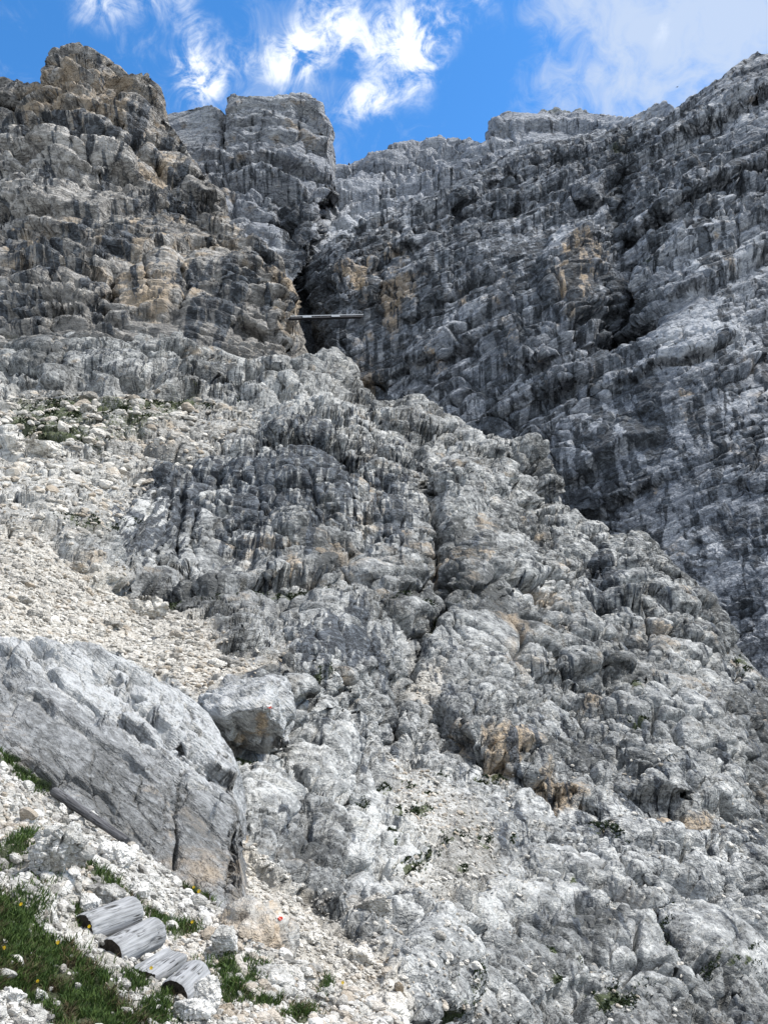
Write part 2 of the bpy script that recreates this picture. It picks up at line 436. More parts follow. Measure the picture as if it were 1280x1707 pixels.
    st = t.math('ADD', t.math('MULTIPLY', t.attr('stain_shade'), 0.40), t.math('ADD', t.math('MULTIPLY', t.math('SUBTRACT', s1, 0.5), 2.5), t.math('MULTIPLY', t.math('SUBTRACT', s2, 0.5), 0.9)))
    sf = t.math('MULTIPLY', t.smooth(st, 0.20, 0.38), 0.93)
    c = t.mix(sf, c, t.mix(t.smooth(mott, .44, .62), stain_shade, tuple(x_ * 3.6 for x_ in stain_shade)))
    # green
    vg = t.smooth(t.math('ADD', t.attr('veg'), t.math('MULTIPLY', t.math('SUBTRACT', n3, 0.5), 2.4)), 0.45, 0.7)
    c = t.mix(t.math('MULTIPLY', vg, .9), c, t.mix(n2, (0.022, 0.040, 0.012), (0.075, 0.085, 0.030)))
    c = t.mix(t.math('MULTIPLY', t.smooth(mott, 0.33, 0.46, speck, 0.0), t.math('SUBTRACT', 1.0, t.math('MULTIPLY', t.attr('calm'), .8, clamp=True))), c, (0.045, 0.048, 0.055))    # dark lichen specks
    t.link(c, b.inputs['Base Color'])
    # bump finer than the mesh
    bu = t.put('ShaderNodeBump'); bu.inputs['Strength'].default_value = 0.9
    hgt = t.math('ADD', t.math('MULTIPLY', mott, 1.1), t.math('ADD', t.math('MULTIPLY', fis, 0.22), t.math('MULTIPLY', lay, bedw * 3.2)))
    t.link(hgt, bu.inputs['Height']); t.link(t.math('MULTIPLY', pix, 7.0 * bump), bu.inputs['Distance'])
    t.link(bu.outputs[0], b.inputs['Normal'])
    return m
M_left = rock_mat('limestone_left_wall', (0.095, 0.094, 0.092), (0.225, 0.217, 0.203), (0.42, 0.408, 0.385), scale=0.55, ks=(0, 1), bed=(.1, .1, 1), sscale=.32, bedw=.45)
M_right = rock_mat('limestone_right_wall', (0.078, 0.089, 0.104), (0.19, 0.205, 0.228), (0.39, 0.407, 0.43), scale=0.55, ks=(0, 1), bed=(-.5, -.25, .85), sscale=.5, bedw=.5, sdir=(1, .35, .05))  # bluer, darker base: the wall's shade is put into the colour
M_back = rock_mat('limestone_far_ridge', (0.17, 0.19, 0.22), (0.27, 0.29, 0.325), (0.40, 0.42, 0.45), scale=0.5, ks=(0, 1), sscale=.3)  # bluish cast of distant haze is put into the rock colour
M_tower = rock_mat('limestone_tower', (0.145, 0.16, 0.185), (0.24, 0.255, 0.28), (0.37, 0.385, 0.40), scale=0.5, ks=(0, 1), sscale=.32, bedw=.4)  # pale and bluish like the ridge: haze put into the colour
M_mid = rock_mat('limestone_spur', (0.080, 0.083, 0.082), (0.24, 0.245, 0.24), (0.47, 0.473, 0.455), scale=1.1, sscale=2.1, bedw=.25, mot=.6, speck=.6, bed=(-.12, -.1, 1))
M_slab = rock_mat('limestone_slab', (0.12, 0.122, 0.12), (0.23, 0.235, 0.235), (0.42, 0.427, 0.423), scale=2.0, ks=(-2, -1), bed=(.62, .1, .8), bedw=.5, mot=.35, sscale=3, speck=.45)
M_near = rock_mat('limestone_rubble', (0.16, 0.155, 0.14), (0.34, 0.33, 0.30), (0.55, 0.54, 0.51), scale=3.0, ks=(-3, -2))
M_stone = rock_mat('loose_limestone', (0.23, 0.22, 0.20), (0.43, 0.41, 0.37), (0.64, 0.615, 0.56), scale=1.5, ks=(-2, -1, 0))
M_gravel = rock_mat('near_limestone', (0.19, 0.185, 0.175), (0.42, 0.415, 0.39), (0.67, 0.66, 0.63), scale=3.0, ks=(-3, -2))
# ------------------------------------------------------------------ far ridge at the head of the gully
B_sil = [(480, 300), (540, 290), (555, 275), (590, 265), (640, 250), (690, 236), (705, 228), (760, 228), (800, 236), (816, 226), (822, 202), (845, 186), (870, 190), (896, 196), (905, 185), (960, 183), (985, 190), (1020, 195), (1050, 195), (1085, 178), (1112, 168), (1124, 181), (1140, 200), (1200, 240)]
def streaks(seed, n, box, rx, ry, st):
    r = random.Random(seed)
    return [(r.uniform(box[0], box[2]), r.uniform(box[1], box[3]), r.uniform(*rx), r.uniform(*ry), r.uniform(-6, 6), r.uniform(*st)) for _ in range(n)]
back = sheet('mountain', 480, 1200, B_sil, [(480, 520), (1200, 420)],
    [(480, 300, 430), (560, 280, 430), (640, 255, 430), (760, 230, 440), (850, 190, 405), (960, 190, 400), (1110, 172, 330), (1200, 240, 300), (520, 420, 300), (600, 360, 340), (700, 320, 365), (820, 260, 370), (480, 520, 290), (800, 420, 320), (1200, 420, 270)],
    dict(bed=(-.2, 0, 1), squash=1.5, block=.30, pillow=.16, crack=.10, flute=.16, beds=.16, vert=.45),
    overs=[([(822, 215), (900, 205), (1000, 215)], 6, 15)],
    attr_f=lambda wx, wy, x, y: dict(tone=.1 + 0 * x, lite=blobs(wx, wy, [(560, 370, 60, 50), (1060, 195, 50, 10)]), ochre=blobs(wx, wy, [(1060, 200, 45, 9, 20, .5)]), stain_shade=.12 * ss(y, 200, 320) - .15, veg=.55 * blobs(x, y, [(600, 268, 60, 5, 10), (720, 231, 60, 4), (930, 186, 110, 5)])),
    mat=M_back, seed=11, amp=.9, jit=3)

# ------------------------------------------------------------------ tower
T_sil = [(220, 235), (262, 195), (285, 188), (300, 186), (315, 178), (345, 175), (370, 179), (373, 161), (385, 157), (400, 158), (430, 163), (460, 161), (490, 157), (514, 160), (528, 176), (541, 200), (544, 232), (548, 262), (552, 285), (560, 330), (600, 360)]
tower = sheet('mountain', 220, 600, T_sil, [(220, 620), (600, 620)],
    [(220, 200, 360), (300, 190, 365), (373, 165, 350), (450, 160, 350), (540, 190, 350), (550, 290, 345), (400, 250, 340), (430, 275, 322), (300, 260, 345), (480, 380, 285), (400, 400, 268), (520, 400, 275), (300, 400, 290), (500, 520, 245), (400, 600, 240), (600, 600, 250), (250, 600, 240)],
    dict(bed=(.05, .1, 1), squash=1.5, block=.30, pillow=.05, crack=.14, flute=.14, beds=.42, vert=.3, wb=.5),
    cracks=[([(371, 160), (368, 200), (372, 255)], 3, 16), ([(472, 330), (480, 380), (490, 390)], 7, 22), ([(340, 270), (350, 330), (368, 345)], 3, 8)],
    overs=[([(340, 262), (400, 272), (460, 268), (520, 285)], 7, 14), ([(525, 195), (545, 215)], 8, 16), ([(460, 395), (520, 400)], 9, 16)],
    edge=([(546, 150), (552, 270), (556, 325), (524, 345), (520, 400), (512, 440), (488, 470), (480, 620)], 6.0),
    attr_f=lambda wx, wy, x, y: dict(tone=.4 * ss(-y, -270, -230), stain_shade=blobs(wx, wy, [(365, 290, 30, 35, 0, .7), (430, 300, 70, 40, 0, .75), (490, 360, 30, 45, 0, 2), (495, 430, 30, 40, 0, 2.4), (545, 215, 8, 20, 0, .6)]) - .1, warm=.25 + 0 * x, ochre=blobs(wx, wy, [(538, 205, 9, 18, 0, .5)]), veg=.5 * blobs(x, y, [(420, 162, 70, 5), (320, 180, 30, 5)])),  # strongest dark blobs paint the gully's shade into the colour
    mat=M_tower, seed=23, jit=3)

# ------------------------------------------------------------------ left wall
L_sil = [(-40, 140), (0, 135), (18, 134), (32, 130), (45, 140), (68, 148), (82, 138), (90, 118), (102, 101), (130, 93), (152, 108), (175, 128), (205, 134), (230, 136), (248, 155), (262, 182), (290, 212), (318, 255), (345, 298), (366, 342), (400, 385), (436, 425), (466, 470), (484, 515), (489, 590), (520, 640)]
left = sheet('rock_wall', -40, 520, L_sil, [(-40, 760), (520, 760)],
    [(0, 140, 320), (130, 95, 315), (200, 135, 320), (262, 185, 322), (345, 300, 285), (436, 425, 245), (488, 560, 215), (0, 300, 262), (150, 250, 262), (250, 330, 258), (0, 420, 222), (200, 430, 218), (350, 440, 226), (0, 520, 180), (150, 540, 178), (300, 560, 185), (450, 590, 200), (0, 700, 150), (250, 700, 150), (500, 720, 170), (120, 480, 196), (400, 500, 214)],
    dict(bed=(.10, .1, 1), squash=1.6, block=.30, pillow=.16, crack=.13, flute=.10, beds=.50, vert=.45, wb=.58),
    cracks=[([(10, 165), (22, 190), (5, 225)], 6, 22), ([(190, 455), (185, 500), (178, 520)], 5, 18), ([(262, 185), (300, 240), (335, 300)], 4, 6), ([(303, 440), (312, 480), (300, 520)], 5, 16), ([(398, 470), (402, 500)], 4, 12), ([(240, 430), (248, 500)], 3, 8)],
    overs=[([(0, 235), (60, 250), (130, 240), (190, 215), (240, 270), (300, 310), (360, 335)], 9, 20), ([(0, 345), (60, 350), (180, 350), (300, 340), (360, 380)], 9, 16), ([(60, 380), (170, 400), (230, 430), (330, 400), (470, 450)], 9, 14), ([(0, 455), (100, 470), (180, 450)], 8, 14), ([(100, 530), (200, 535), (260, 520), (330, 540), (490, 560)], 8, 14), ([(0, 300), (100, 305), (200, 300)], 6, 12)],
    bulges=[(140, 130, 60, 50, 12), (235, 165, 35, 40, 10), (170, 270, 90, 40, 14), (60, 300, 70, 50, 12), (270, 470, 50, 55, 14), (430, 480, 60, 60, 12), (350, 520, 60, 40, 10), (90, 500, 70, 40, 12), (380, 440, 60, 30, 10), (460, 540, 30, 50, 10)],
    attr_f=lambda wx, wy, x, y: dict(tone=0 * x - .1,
        stain_shade=.12 + 1.5 * blobs(wx, wy, [(110, 230, 60, 22, 0, .8), (20, 250, 30, 30, 0, .6), (210, 240, 50, 30, 0, .5), (70, 440, 50, 30, 0, .5), (200, 400, 40, 30, 0, .6), (40, 530, 60, 30, 0, .7), (160, 500, 40, 30, 0, .6), (360, 520, 50, 40, 0, .6), (330, 350, 40, 30, 0, .5), (450, 440, 40, 40, 0, .5), (130, 120, 70, 30, 0, .25)] + streaks(6, 60, (0, 200, 480, 560), (3, 8), (9, 26), (.8, 1.6))),
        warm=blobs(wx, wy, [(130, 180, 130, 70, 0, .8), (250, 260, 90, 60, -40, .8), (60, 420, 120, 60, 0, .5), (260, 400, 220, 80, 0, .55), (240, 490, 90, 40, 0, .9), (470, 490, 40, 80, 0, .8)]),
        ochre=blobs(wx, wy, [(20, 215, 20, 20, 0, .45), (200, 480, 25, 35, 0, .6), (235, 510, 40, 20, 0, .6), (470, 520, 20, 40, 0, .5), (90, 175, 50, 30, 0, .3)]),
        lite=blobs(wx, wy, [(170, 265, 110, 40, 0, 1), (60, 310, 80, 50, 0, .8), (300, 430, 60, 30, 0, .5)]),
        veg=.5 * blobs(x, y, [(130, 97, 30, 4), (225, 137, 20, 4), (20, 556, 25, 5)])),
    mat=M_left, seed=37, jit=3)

# ------------------------------------------------------------------ right wall
R_sil = [(430, 500), (500, 450), (520, 425), (560, 397), (600, 372), (650, 352), (700, 330), (740, 318), (790, 296), (830, 270), (860, 250), (900, 240), (960, 225), (1010, 217), (1060, 205), (1100, 195), (1128, 178), (1150, 163), (1175, 146), (1200, 128), (1222, 112), (1240, 95), (1262, 84), (1285, 90), (1330, 60)]
R_ctrl = [(440, 600, 250), (520, 430, 268), (560, 400, 272), (650, 352, 285), (790, 300, 290), (900, 240, 300), (1010, 217, 292), (1120, 185, 265), (1200, 128, 252), (1320, 60, 250), (600, 520, 232), (520, 600, 232), (620, 640, 222), (700, 500, 228), (800, 420, 232), (950, 350, 240), (1100, 300, 222), (1300, 300, 190), (800, 600, 190), (950, 560, 178), (1030, 540, 186), (1100, 540, 165), (1300, 560, 150), (720, 700, 188), (900, 760, 160), (1000, 720, 152), (1150, 760, 132), (1300, 800, 118), (1000, 900, 138), (1150, 950, 118), (1300, 1000, 102), (1300, 1200, 92), (1100, 1200, 110), (800, 1000, 150), (600, 800, 200)]
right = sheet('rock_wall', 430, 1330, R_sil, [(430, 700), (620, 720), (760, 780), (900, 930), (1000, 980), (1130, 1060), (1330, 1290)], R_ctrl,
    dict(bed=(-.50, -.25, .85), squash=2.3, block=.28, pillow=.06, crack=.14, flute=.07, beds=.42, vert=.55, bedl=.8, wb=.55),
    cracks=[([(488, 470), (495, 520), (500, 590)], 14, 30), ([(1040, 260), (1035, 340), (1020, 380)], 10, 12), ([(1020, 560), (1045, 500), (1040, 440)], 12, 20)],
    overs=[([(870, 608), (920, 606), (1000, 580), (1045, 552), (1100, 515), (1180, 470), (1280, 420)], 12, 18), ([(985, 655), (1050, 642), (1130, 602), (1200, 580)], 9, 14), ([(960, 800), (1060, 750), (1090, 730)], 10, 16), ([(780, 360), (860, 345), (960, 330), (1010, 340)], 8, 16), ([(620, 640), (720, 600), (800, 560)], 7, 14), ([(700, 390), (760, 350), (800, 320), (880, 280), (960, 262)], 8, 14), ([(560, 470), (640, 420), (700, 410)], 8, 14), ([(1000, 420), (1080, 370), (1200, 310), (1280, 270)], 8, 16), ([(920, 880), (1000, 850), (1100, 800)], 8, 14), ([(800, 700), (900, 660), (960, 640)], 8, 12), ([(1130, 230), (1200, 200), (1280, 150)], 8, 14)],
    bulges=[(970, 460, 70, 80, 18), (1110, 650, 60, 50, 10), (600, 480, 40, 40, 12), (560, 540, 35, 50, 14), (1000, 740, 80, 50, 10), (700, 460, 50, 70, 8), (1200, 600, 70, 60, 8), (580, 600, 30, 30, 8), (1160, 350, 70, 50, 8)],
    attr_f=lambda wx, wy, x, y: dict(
        stain_shade=.42 + 1.25 * blobs(wx, wy, [(1035, 320, 22, 90, 0, 2.0), (1025, 400, 20, 30, 0, .7), (1030, 520, 22, 60, 0, 2.4), (985, 520, 10, 45, 0, .8), (1085, 690, 26, 60, 0, 1.8), (920, 680, 40, 40, 0, .5), (780, 440, 80, 60, 0, .5), (620, 410, 80, 40, 20, .55), (515, 520, 45, 100, 0, 3.0), (1120, 300, 200, 80, 0, .3), (900, 480, 20, 50, 0, .6), (860, 330, 60, 40, 0, .4), (700, 540, 60, 60, 0, .3), (940, 850, 60, 50, 0, .7), (1000, 830, 60, 20, 20, .6), (1170, 280, 30, 50, 0, .5), (1210, 470, 20, 50, 0, .4), (1260, 720, 14, 60, 0, .6), (1190, 720, 14, 50, 0, .6), (880, 400, 30, 50, 0, .5), (1040, 300, 50, 60, 0, .4), (1190, 930, 40, 80, 0, .4), (640, 600, 40, 40, 0, .5)] + streaks(5, 75, (560, 260, 1290, 960), (3, 9), (22, 70), (1.0, 2.0))),  # gully and alcove blobs paint their shade in, among true streaks
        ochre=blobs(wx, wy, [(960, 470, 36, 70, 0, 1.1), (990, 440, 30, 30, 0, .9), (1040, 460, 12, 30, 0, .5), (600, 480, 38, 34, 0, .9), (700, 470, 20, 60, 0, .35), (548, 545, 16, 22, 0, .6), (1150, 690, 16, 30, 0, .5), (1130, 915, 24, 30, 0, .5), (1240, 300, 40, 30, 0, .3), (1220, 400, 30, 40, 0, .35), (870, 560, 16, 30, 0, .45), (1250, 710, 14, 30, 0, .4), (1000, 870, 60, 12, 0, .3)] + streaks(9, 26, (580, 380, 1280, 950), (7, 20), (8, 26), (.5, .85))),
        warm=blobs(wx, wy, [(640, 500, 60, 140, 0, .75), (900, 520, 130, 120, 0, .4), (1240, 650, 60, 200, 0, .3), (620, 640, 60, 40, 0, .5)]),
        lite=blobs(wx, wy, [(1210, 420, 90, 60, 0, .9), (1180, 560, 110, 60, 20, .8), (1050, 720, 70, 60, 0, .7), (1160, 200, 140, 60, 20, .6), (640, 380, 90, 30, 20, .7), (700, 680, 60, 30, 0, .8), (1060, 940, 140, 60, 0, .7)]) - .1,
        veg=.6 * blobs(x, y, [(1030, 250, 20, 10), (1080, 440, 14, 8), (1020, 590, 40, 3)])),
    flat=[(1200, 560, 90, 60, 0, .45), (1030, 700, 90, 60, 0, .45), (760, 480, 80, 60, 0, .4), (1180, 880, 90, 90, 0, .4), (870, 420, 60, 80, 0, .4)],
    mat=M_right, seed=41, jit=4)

# ------------------------------------------------------------------ middle ground: terraces and the central spur
M_sil = [(-40, 572), (0, 570), (60, 562), (130, 556), (180, 575), (240, 560), (300, 556), (333, 580), (350, 575), (380, 590), (430, 612), (480, 602), (505, 592), (545, 588), (575, 596), (600, 632), (630, 662), (662, 668), (690, 662), (735, 682), (760, 700), (800, 728), (835, 742), (870, 752), (892, 775), (918, 825), (945, 858), (975, 884), (1020, 890), (1070, 905), (1105, 925), (1140, 955), (1175, 1000), (1205, 1045), (1235, 1085), (1262, 1120), (1290, 1140), (1330, 1170)]
M_ctrl = [(-40, 565, 172), (130, 556, 172), (300, 560, 176), (430, 610, 180), (545, 588, 186), (600, 635, 178), (662, 668, 168), (735, 685, 158), (800, 728, 146), (870, 755, 134), (918, 830, 118), (975, 886, 108), (1070, 907, 104), (1140, 960, 96), (1205, 1050, 86), (1290, 1140, 80), (1330, 1190, 78),
    (0, 640, 140), (150, 640, 140), (300, 640, 148), (400, 640, 160), (0, 720, 98), (150, 720, 100), (300, 720, 110), (450, 690, 130), (560, 680, 140), (0, 800, 68), (150, 800, 74), (280, 790, 86), (400, 780, 92), (0, 900, 43), (100, 900, 47), (160, 900, 52), (0, 1000, 28), (100, 1000, 33), (200, 1000, 40), (300, 1050, 36), (400, 1080, 33),
    (540, 790, 90), (500, 870, 78), (400, 900, 72), (280, 900, 70), (250, 970, 60), (450, 980, 60), (640, 760, 104), (640, 860, 80), (700, 960, 66), (760, 780, 108), (800, 880, 84), (760, 990, 64), (850, 980, 70), (850, 840, 100), (950, 960, 86), (560, 1060, 46), (640, 1100, 46), (760, 1100, 50), (900, 1080, 60), (1050, 1050, 70), (1150, 1150, 62),
    (0, 1150, 21), (200, 1150, 23), (330, 1150, 24), (470, 1150, 29), (550, 1180, 33), (450, 1300, 21), (550, 1300, 24), (650, 1250, 34), (800, 1250, 36), (950, 1250, 42), (1100, 1300, 40), (1280, 1280, 52), (640, 1400, 20), (800, 1400, 25), (950, 1400, 29), (1280, 1450, 34), (0, 1300, 19), (200, 1400, 15), (390, 1480, 12.5), (500, 1480, 14), (580, 1540, 13.2), (640, 1580, 12.2), (640, 1740, 8.2), (800, 1580, 15.5), (800, 1740, 11), (1000, 1580, 19.5), (1280, 1600, 25), (1000, 1740, 14.5), (1320, 1740, 19), (450, 1640, 8.5), (300, 1720, 6.3), (0, 1740, 6)]
scree1 = [(-60, 872), (60, 890), (110, 930), (170, 960), (230, 990), (330, 1030), (380, 1090), (470, 1120), (400, 1140), (330, 1165), (250, 1125), (120, 1080), (-60, 1060)]
scree2 = [(395, 1400), (425, 1430), (470, 1465), (520, 1505), (575, 1550), (640, 1600), (660, 1660), (700, 1740), (300, 1740), (380, 1540)]
scree3 = [(690, 1120), (745, 1110), (730, 1160), (690, 1175)]
scree4 = [(640, 1250), (720, 1290), (790, 1330), (825, 1390), (830, 1470), (770, 1510), (690, 1520), (640, 1480), (720, 1430), (660, 1350)]
rubble = [(-60, 660), (250, 650), (420, 680), (430, 700), (340, 780), (250, 810), (190, 880), (150, 920), (60, 890), (-60, 872)]
def mid_calm(x, y):
    c = np.maximum(in_poly(x, y, scree1, 14), in_poly(x, y, scree2, 10)) * 1.0
    c = np.maximum(c, in_poly(x, y, scree3, 8) * .8); c = np.maximum(c, in_poly(x, y, scree4, 22) * .38)
    return np.maximum(c, in_poly(x, y, rubble, 20) * .33)
GREENS = [(60, 720, 60, 14, 0, .7), (120, 685, 70, 12, 0, .7), (200, 690, 60, 10, 0, .7), (270, 668, 60, 8, 0, .5), (330, 672, 60, 8, 0, .4), (100, 745, 60, 8, 0, .5), (280, 1000, 16, 8), (480, 995, 50, 5, 0, .7), (400, 998, 40, 5, 0, .7), (690, 1015, 60, 5, 0, .7),
    *streaks(12, 34, (640, 1250, 860, 1480), (4, 11), (3, 6), (.6, 1)), *streaks(13, 16, (860, 1420, 1240, 1690), (4, 9), (4, 8), (.6, .9)), (700, 1352, 16, 8), (430, 1250, 22, 8), (1060, 1155, 10, 12, 0, .9), (1010, 1670, 40, 16), (770, 1650, 18, 14), (755, 1690, 20, 20), (1010, 1390, 40, 6, -30, .6), (1095, 1560, 10, 40, 0, .6), (1235, 1110, 12, 12), (740, 975, 16, 6), (1060, 1220, 14, 8), (150, 880, 60, 6, 0, .6), (820, 1300, 20, 6, 0, .8), (520, 1140, 16, 5), (600, 1360, 10, 14, 0, .7), (350, 770, 12, 5)]
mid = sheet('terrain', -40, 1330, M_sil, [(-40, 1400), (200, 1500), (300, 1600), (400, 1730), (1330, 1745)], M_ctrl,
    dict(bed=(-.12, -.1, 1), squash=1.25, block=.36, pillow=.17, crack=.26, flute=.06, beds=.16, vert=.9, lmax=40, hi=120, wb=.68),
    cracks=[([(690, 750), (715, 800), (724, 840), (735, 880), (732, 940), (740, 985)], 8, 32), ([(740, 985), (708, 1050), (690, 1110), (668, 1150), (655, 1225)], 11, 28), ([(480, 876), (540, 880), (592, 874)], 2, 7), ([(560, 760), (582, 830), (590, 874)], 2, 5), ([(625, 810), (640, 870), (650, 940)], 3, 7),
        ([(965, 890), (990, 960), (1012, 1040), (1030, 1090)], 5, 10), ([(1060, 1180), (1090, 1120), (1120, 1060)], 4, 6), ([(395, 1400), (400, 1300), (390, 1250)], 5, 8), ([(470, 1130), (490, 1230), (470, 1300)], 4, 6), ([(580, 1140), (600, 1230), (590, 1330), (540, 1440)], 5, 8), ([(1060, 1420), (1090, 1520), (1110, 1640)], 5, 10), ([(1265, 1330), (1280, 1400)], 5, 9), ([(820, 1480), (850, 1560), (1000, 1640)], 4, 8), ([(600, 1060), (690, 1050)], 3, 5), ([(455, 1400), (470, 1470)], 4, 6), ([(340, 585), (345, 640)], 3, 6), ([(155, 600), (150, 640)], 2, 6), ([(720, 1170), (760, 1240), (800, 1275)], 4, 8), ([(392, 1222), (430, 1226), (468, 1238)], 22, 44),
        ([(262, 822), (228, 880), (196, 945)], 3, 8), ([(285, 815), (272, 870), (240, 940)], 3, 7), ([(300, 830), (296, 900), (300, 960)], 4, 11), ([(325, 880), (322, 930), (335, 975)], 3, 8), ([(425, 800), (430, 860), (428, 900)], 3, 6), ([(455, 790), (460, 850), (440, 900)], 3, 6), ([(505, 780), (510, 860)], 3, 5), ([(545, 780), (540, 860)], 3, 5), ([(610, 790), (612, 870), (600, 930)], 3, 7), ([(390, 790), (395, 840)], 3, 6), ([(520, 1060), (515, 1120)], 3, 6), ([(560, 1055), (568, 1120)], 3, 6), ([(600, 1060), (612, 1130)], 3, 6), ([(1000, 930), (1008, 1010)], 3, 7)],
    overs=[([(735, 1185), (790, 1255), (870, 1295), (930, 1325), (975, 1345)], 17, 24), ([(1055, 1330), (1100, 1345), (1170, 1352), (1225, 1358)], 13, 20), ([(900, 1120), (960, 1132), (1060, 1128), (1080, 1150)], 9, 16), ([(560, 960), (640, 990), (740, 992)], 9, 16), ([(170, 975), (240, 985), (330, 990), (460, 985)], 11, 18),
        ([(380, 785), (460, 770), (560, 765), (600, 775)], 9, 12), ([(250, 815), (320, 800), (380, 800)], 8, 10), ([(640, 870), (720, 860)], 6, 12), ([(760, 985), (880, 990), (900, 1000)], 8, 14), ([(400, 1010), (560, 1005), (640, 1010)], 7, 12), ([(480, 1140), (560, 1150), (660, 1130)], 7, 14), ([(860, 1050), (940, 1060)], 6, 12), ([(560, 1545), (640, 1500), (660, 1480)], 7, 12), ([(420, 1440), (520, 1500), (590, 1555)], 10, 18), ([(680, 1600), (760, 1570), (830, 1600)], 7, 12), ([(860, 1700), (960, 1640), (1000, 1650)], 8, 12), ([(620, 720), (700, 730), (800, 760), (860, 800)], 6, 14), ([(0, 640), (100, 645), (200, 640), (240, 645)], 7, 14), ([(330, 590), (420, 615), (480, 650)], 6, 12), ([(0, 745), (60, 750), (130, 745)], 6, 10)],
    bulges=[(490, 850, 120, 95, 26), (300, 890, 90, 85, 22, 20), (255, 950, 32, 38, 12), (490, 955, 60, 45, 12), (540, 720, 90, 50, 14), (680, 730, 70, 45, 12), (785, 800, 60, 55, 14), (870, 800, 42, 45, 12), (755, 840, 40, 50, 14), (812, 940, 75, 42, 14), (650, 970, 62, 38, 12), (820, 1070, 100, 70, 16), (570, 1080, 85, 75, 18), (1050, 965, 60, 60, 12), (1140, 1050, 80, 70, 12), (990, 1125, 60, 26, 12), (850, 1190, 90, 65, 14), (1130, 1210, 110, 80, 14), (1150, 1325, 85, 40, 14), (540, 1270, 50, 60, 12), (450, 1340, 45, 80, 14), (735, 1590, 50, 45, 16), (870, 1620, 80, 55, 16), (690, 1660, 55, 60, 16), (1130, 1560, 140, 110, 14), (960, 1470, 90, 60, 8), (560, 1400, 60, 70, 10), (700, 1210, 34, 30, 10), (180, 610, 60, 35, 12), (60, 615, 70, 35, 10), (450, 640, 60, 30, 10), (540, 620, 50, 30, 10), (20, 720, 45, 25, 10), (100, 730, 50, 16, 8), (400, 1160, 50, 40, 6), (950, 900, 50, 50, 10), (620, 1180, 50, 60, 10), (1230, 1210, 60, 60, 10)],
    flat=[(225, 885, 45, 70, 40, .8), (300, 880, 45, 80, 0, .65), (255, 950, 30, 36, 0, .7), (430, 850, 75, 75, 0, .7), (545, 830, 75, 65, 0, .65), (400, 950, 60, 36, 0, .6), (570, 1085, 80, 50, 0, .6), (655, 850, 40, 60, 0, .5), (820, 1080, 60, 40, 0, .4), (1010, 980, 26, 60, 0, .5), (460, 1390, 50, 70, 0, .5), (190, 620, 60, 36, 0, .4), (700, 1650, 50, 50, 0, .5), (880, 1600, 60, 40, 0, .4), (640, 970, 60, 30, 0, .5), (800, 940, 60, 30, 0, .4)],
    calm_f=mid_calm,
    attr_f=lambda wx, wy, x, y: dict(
        stain_shade=-.1 + blobs(wx, wy, [(230, 900, 30, 60, 30, 1.3), (290, 850, 60, 60, 10, 1.5), (292, 900, 20, 80, 0, 1.8), (430, 850, 70, 90, 0, 1.7), (540, 820, 75, 80, 0, 1.4), (350, 800, 60, 20, 0, 1.5), (500, 900, 30, 40, 0, .4), (655, 850, 45, 80, 0, 1.3), (560, 1090, 100, 46, 0, 1.4), (630, 1110, 40, 60, 0, .6), (1000, 970, 24, 60, 0, 2), (1040, 1040, 26, 50, 0, .7), (470, 1390, 14, 60, 0, 1.0), (900, 1120, 90, 30, 0, .6), (880, 1240, 110, 60, 0, .55), (1040, 1350, 90, 50, 0, .6), (1260, 1400, 50, 60, 0, .5), (440, 750, 90, 30, 0, .6), (370, 640, 50, 50, 0, .6), (190, 610, 80, 40, 0, .5), (560, 1240, 90, 40, 0, .3), (530, 1430, 60, 60, 0, .4), (600, 600, 30, 20, 0, .4), (960, 1250, 60, 100, 0, .3)] + streaks(7, 26, (190, 790, 700, 930), (3, 7), (25, 60), (.9, 1.8)) + streaks(8, 30, (600, 900, 1250, 1400), (3, 7), (12, 40), (.7, 1.3))),
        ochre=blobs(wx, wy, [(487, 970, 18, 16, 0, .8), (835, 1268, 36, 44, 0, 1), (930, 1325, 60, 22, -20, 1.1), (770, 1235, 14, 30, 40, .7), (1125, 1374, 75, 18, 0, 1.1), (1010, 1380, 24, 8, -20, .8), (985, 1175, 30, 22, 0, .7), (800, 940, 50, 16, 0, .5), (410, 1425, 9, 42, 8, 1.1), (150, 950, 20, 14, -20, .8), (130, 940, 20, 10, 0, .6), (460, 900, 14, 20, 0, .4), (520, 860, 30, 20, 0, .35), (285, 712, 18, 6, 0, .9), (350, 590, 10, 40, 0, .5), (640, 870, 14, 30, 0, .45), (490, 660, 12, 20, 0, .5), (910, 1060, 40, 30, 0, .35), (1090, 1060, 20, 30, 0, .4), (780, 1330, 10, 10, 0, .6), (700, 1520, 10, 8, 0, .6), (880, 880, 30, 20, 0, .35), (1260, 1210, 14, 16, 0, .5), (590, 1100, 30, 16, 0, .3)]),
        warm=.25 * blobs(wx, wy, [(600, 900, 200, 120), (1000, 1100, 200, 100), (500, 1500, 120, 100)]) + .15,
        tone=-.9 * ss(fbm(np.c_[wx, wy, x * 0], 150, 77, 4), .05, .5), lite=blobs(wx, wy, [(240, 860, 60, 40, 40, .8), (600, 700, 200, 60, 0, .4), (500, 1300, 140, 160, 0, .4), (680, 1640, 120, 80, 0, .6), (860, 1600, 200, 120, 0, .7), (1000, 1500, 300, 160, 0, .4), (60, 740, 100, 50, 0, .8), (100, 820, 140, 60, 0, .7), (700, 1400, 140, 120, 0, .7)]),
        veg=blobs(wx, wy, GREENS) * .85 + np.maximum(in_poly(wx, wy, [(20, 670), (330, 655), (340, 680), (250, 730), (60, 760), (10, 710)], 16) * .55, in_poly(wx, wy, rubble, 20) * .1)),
    mat=M_mid, seed=57, jit=4)

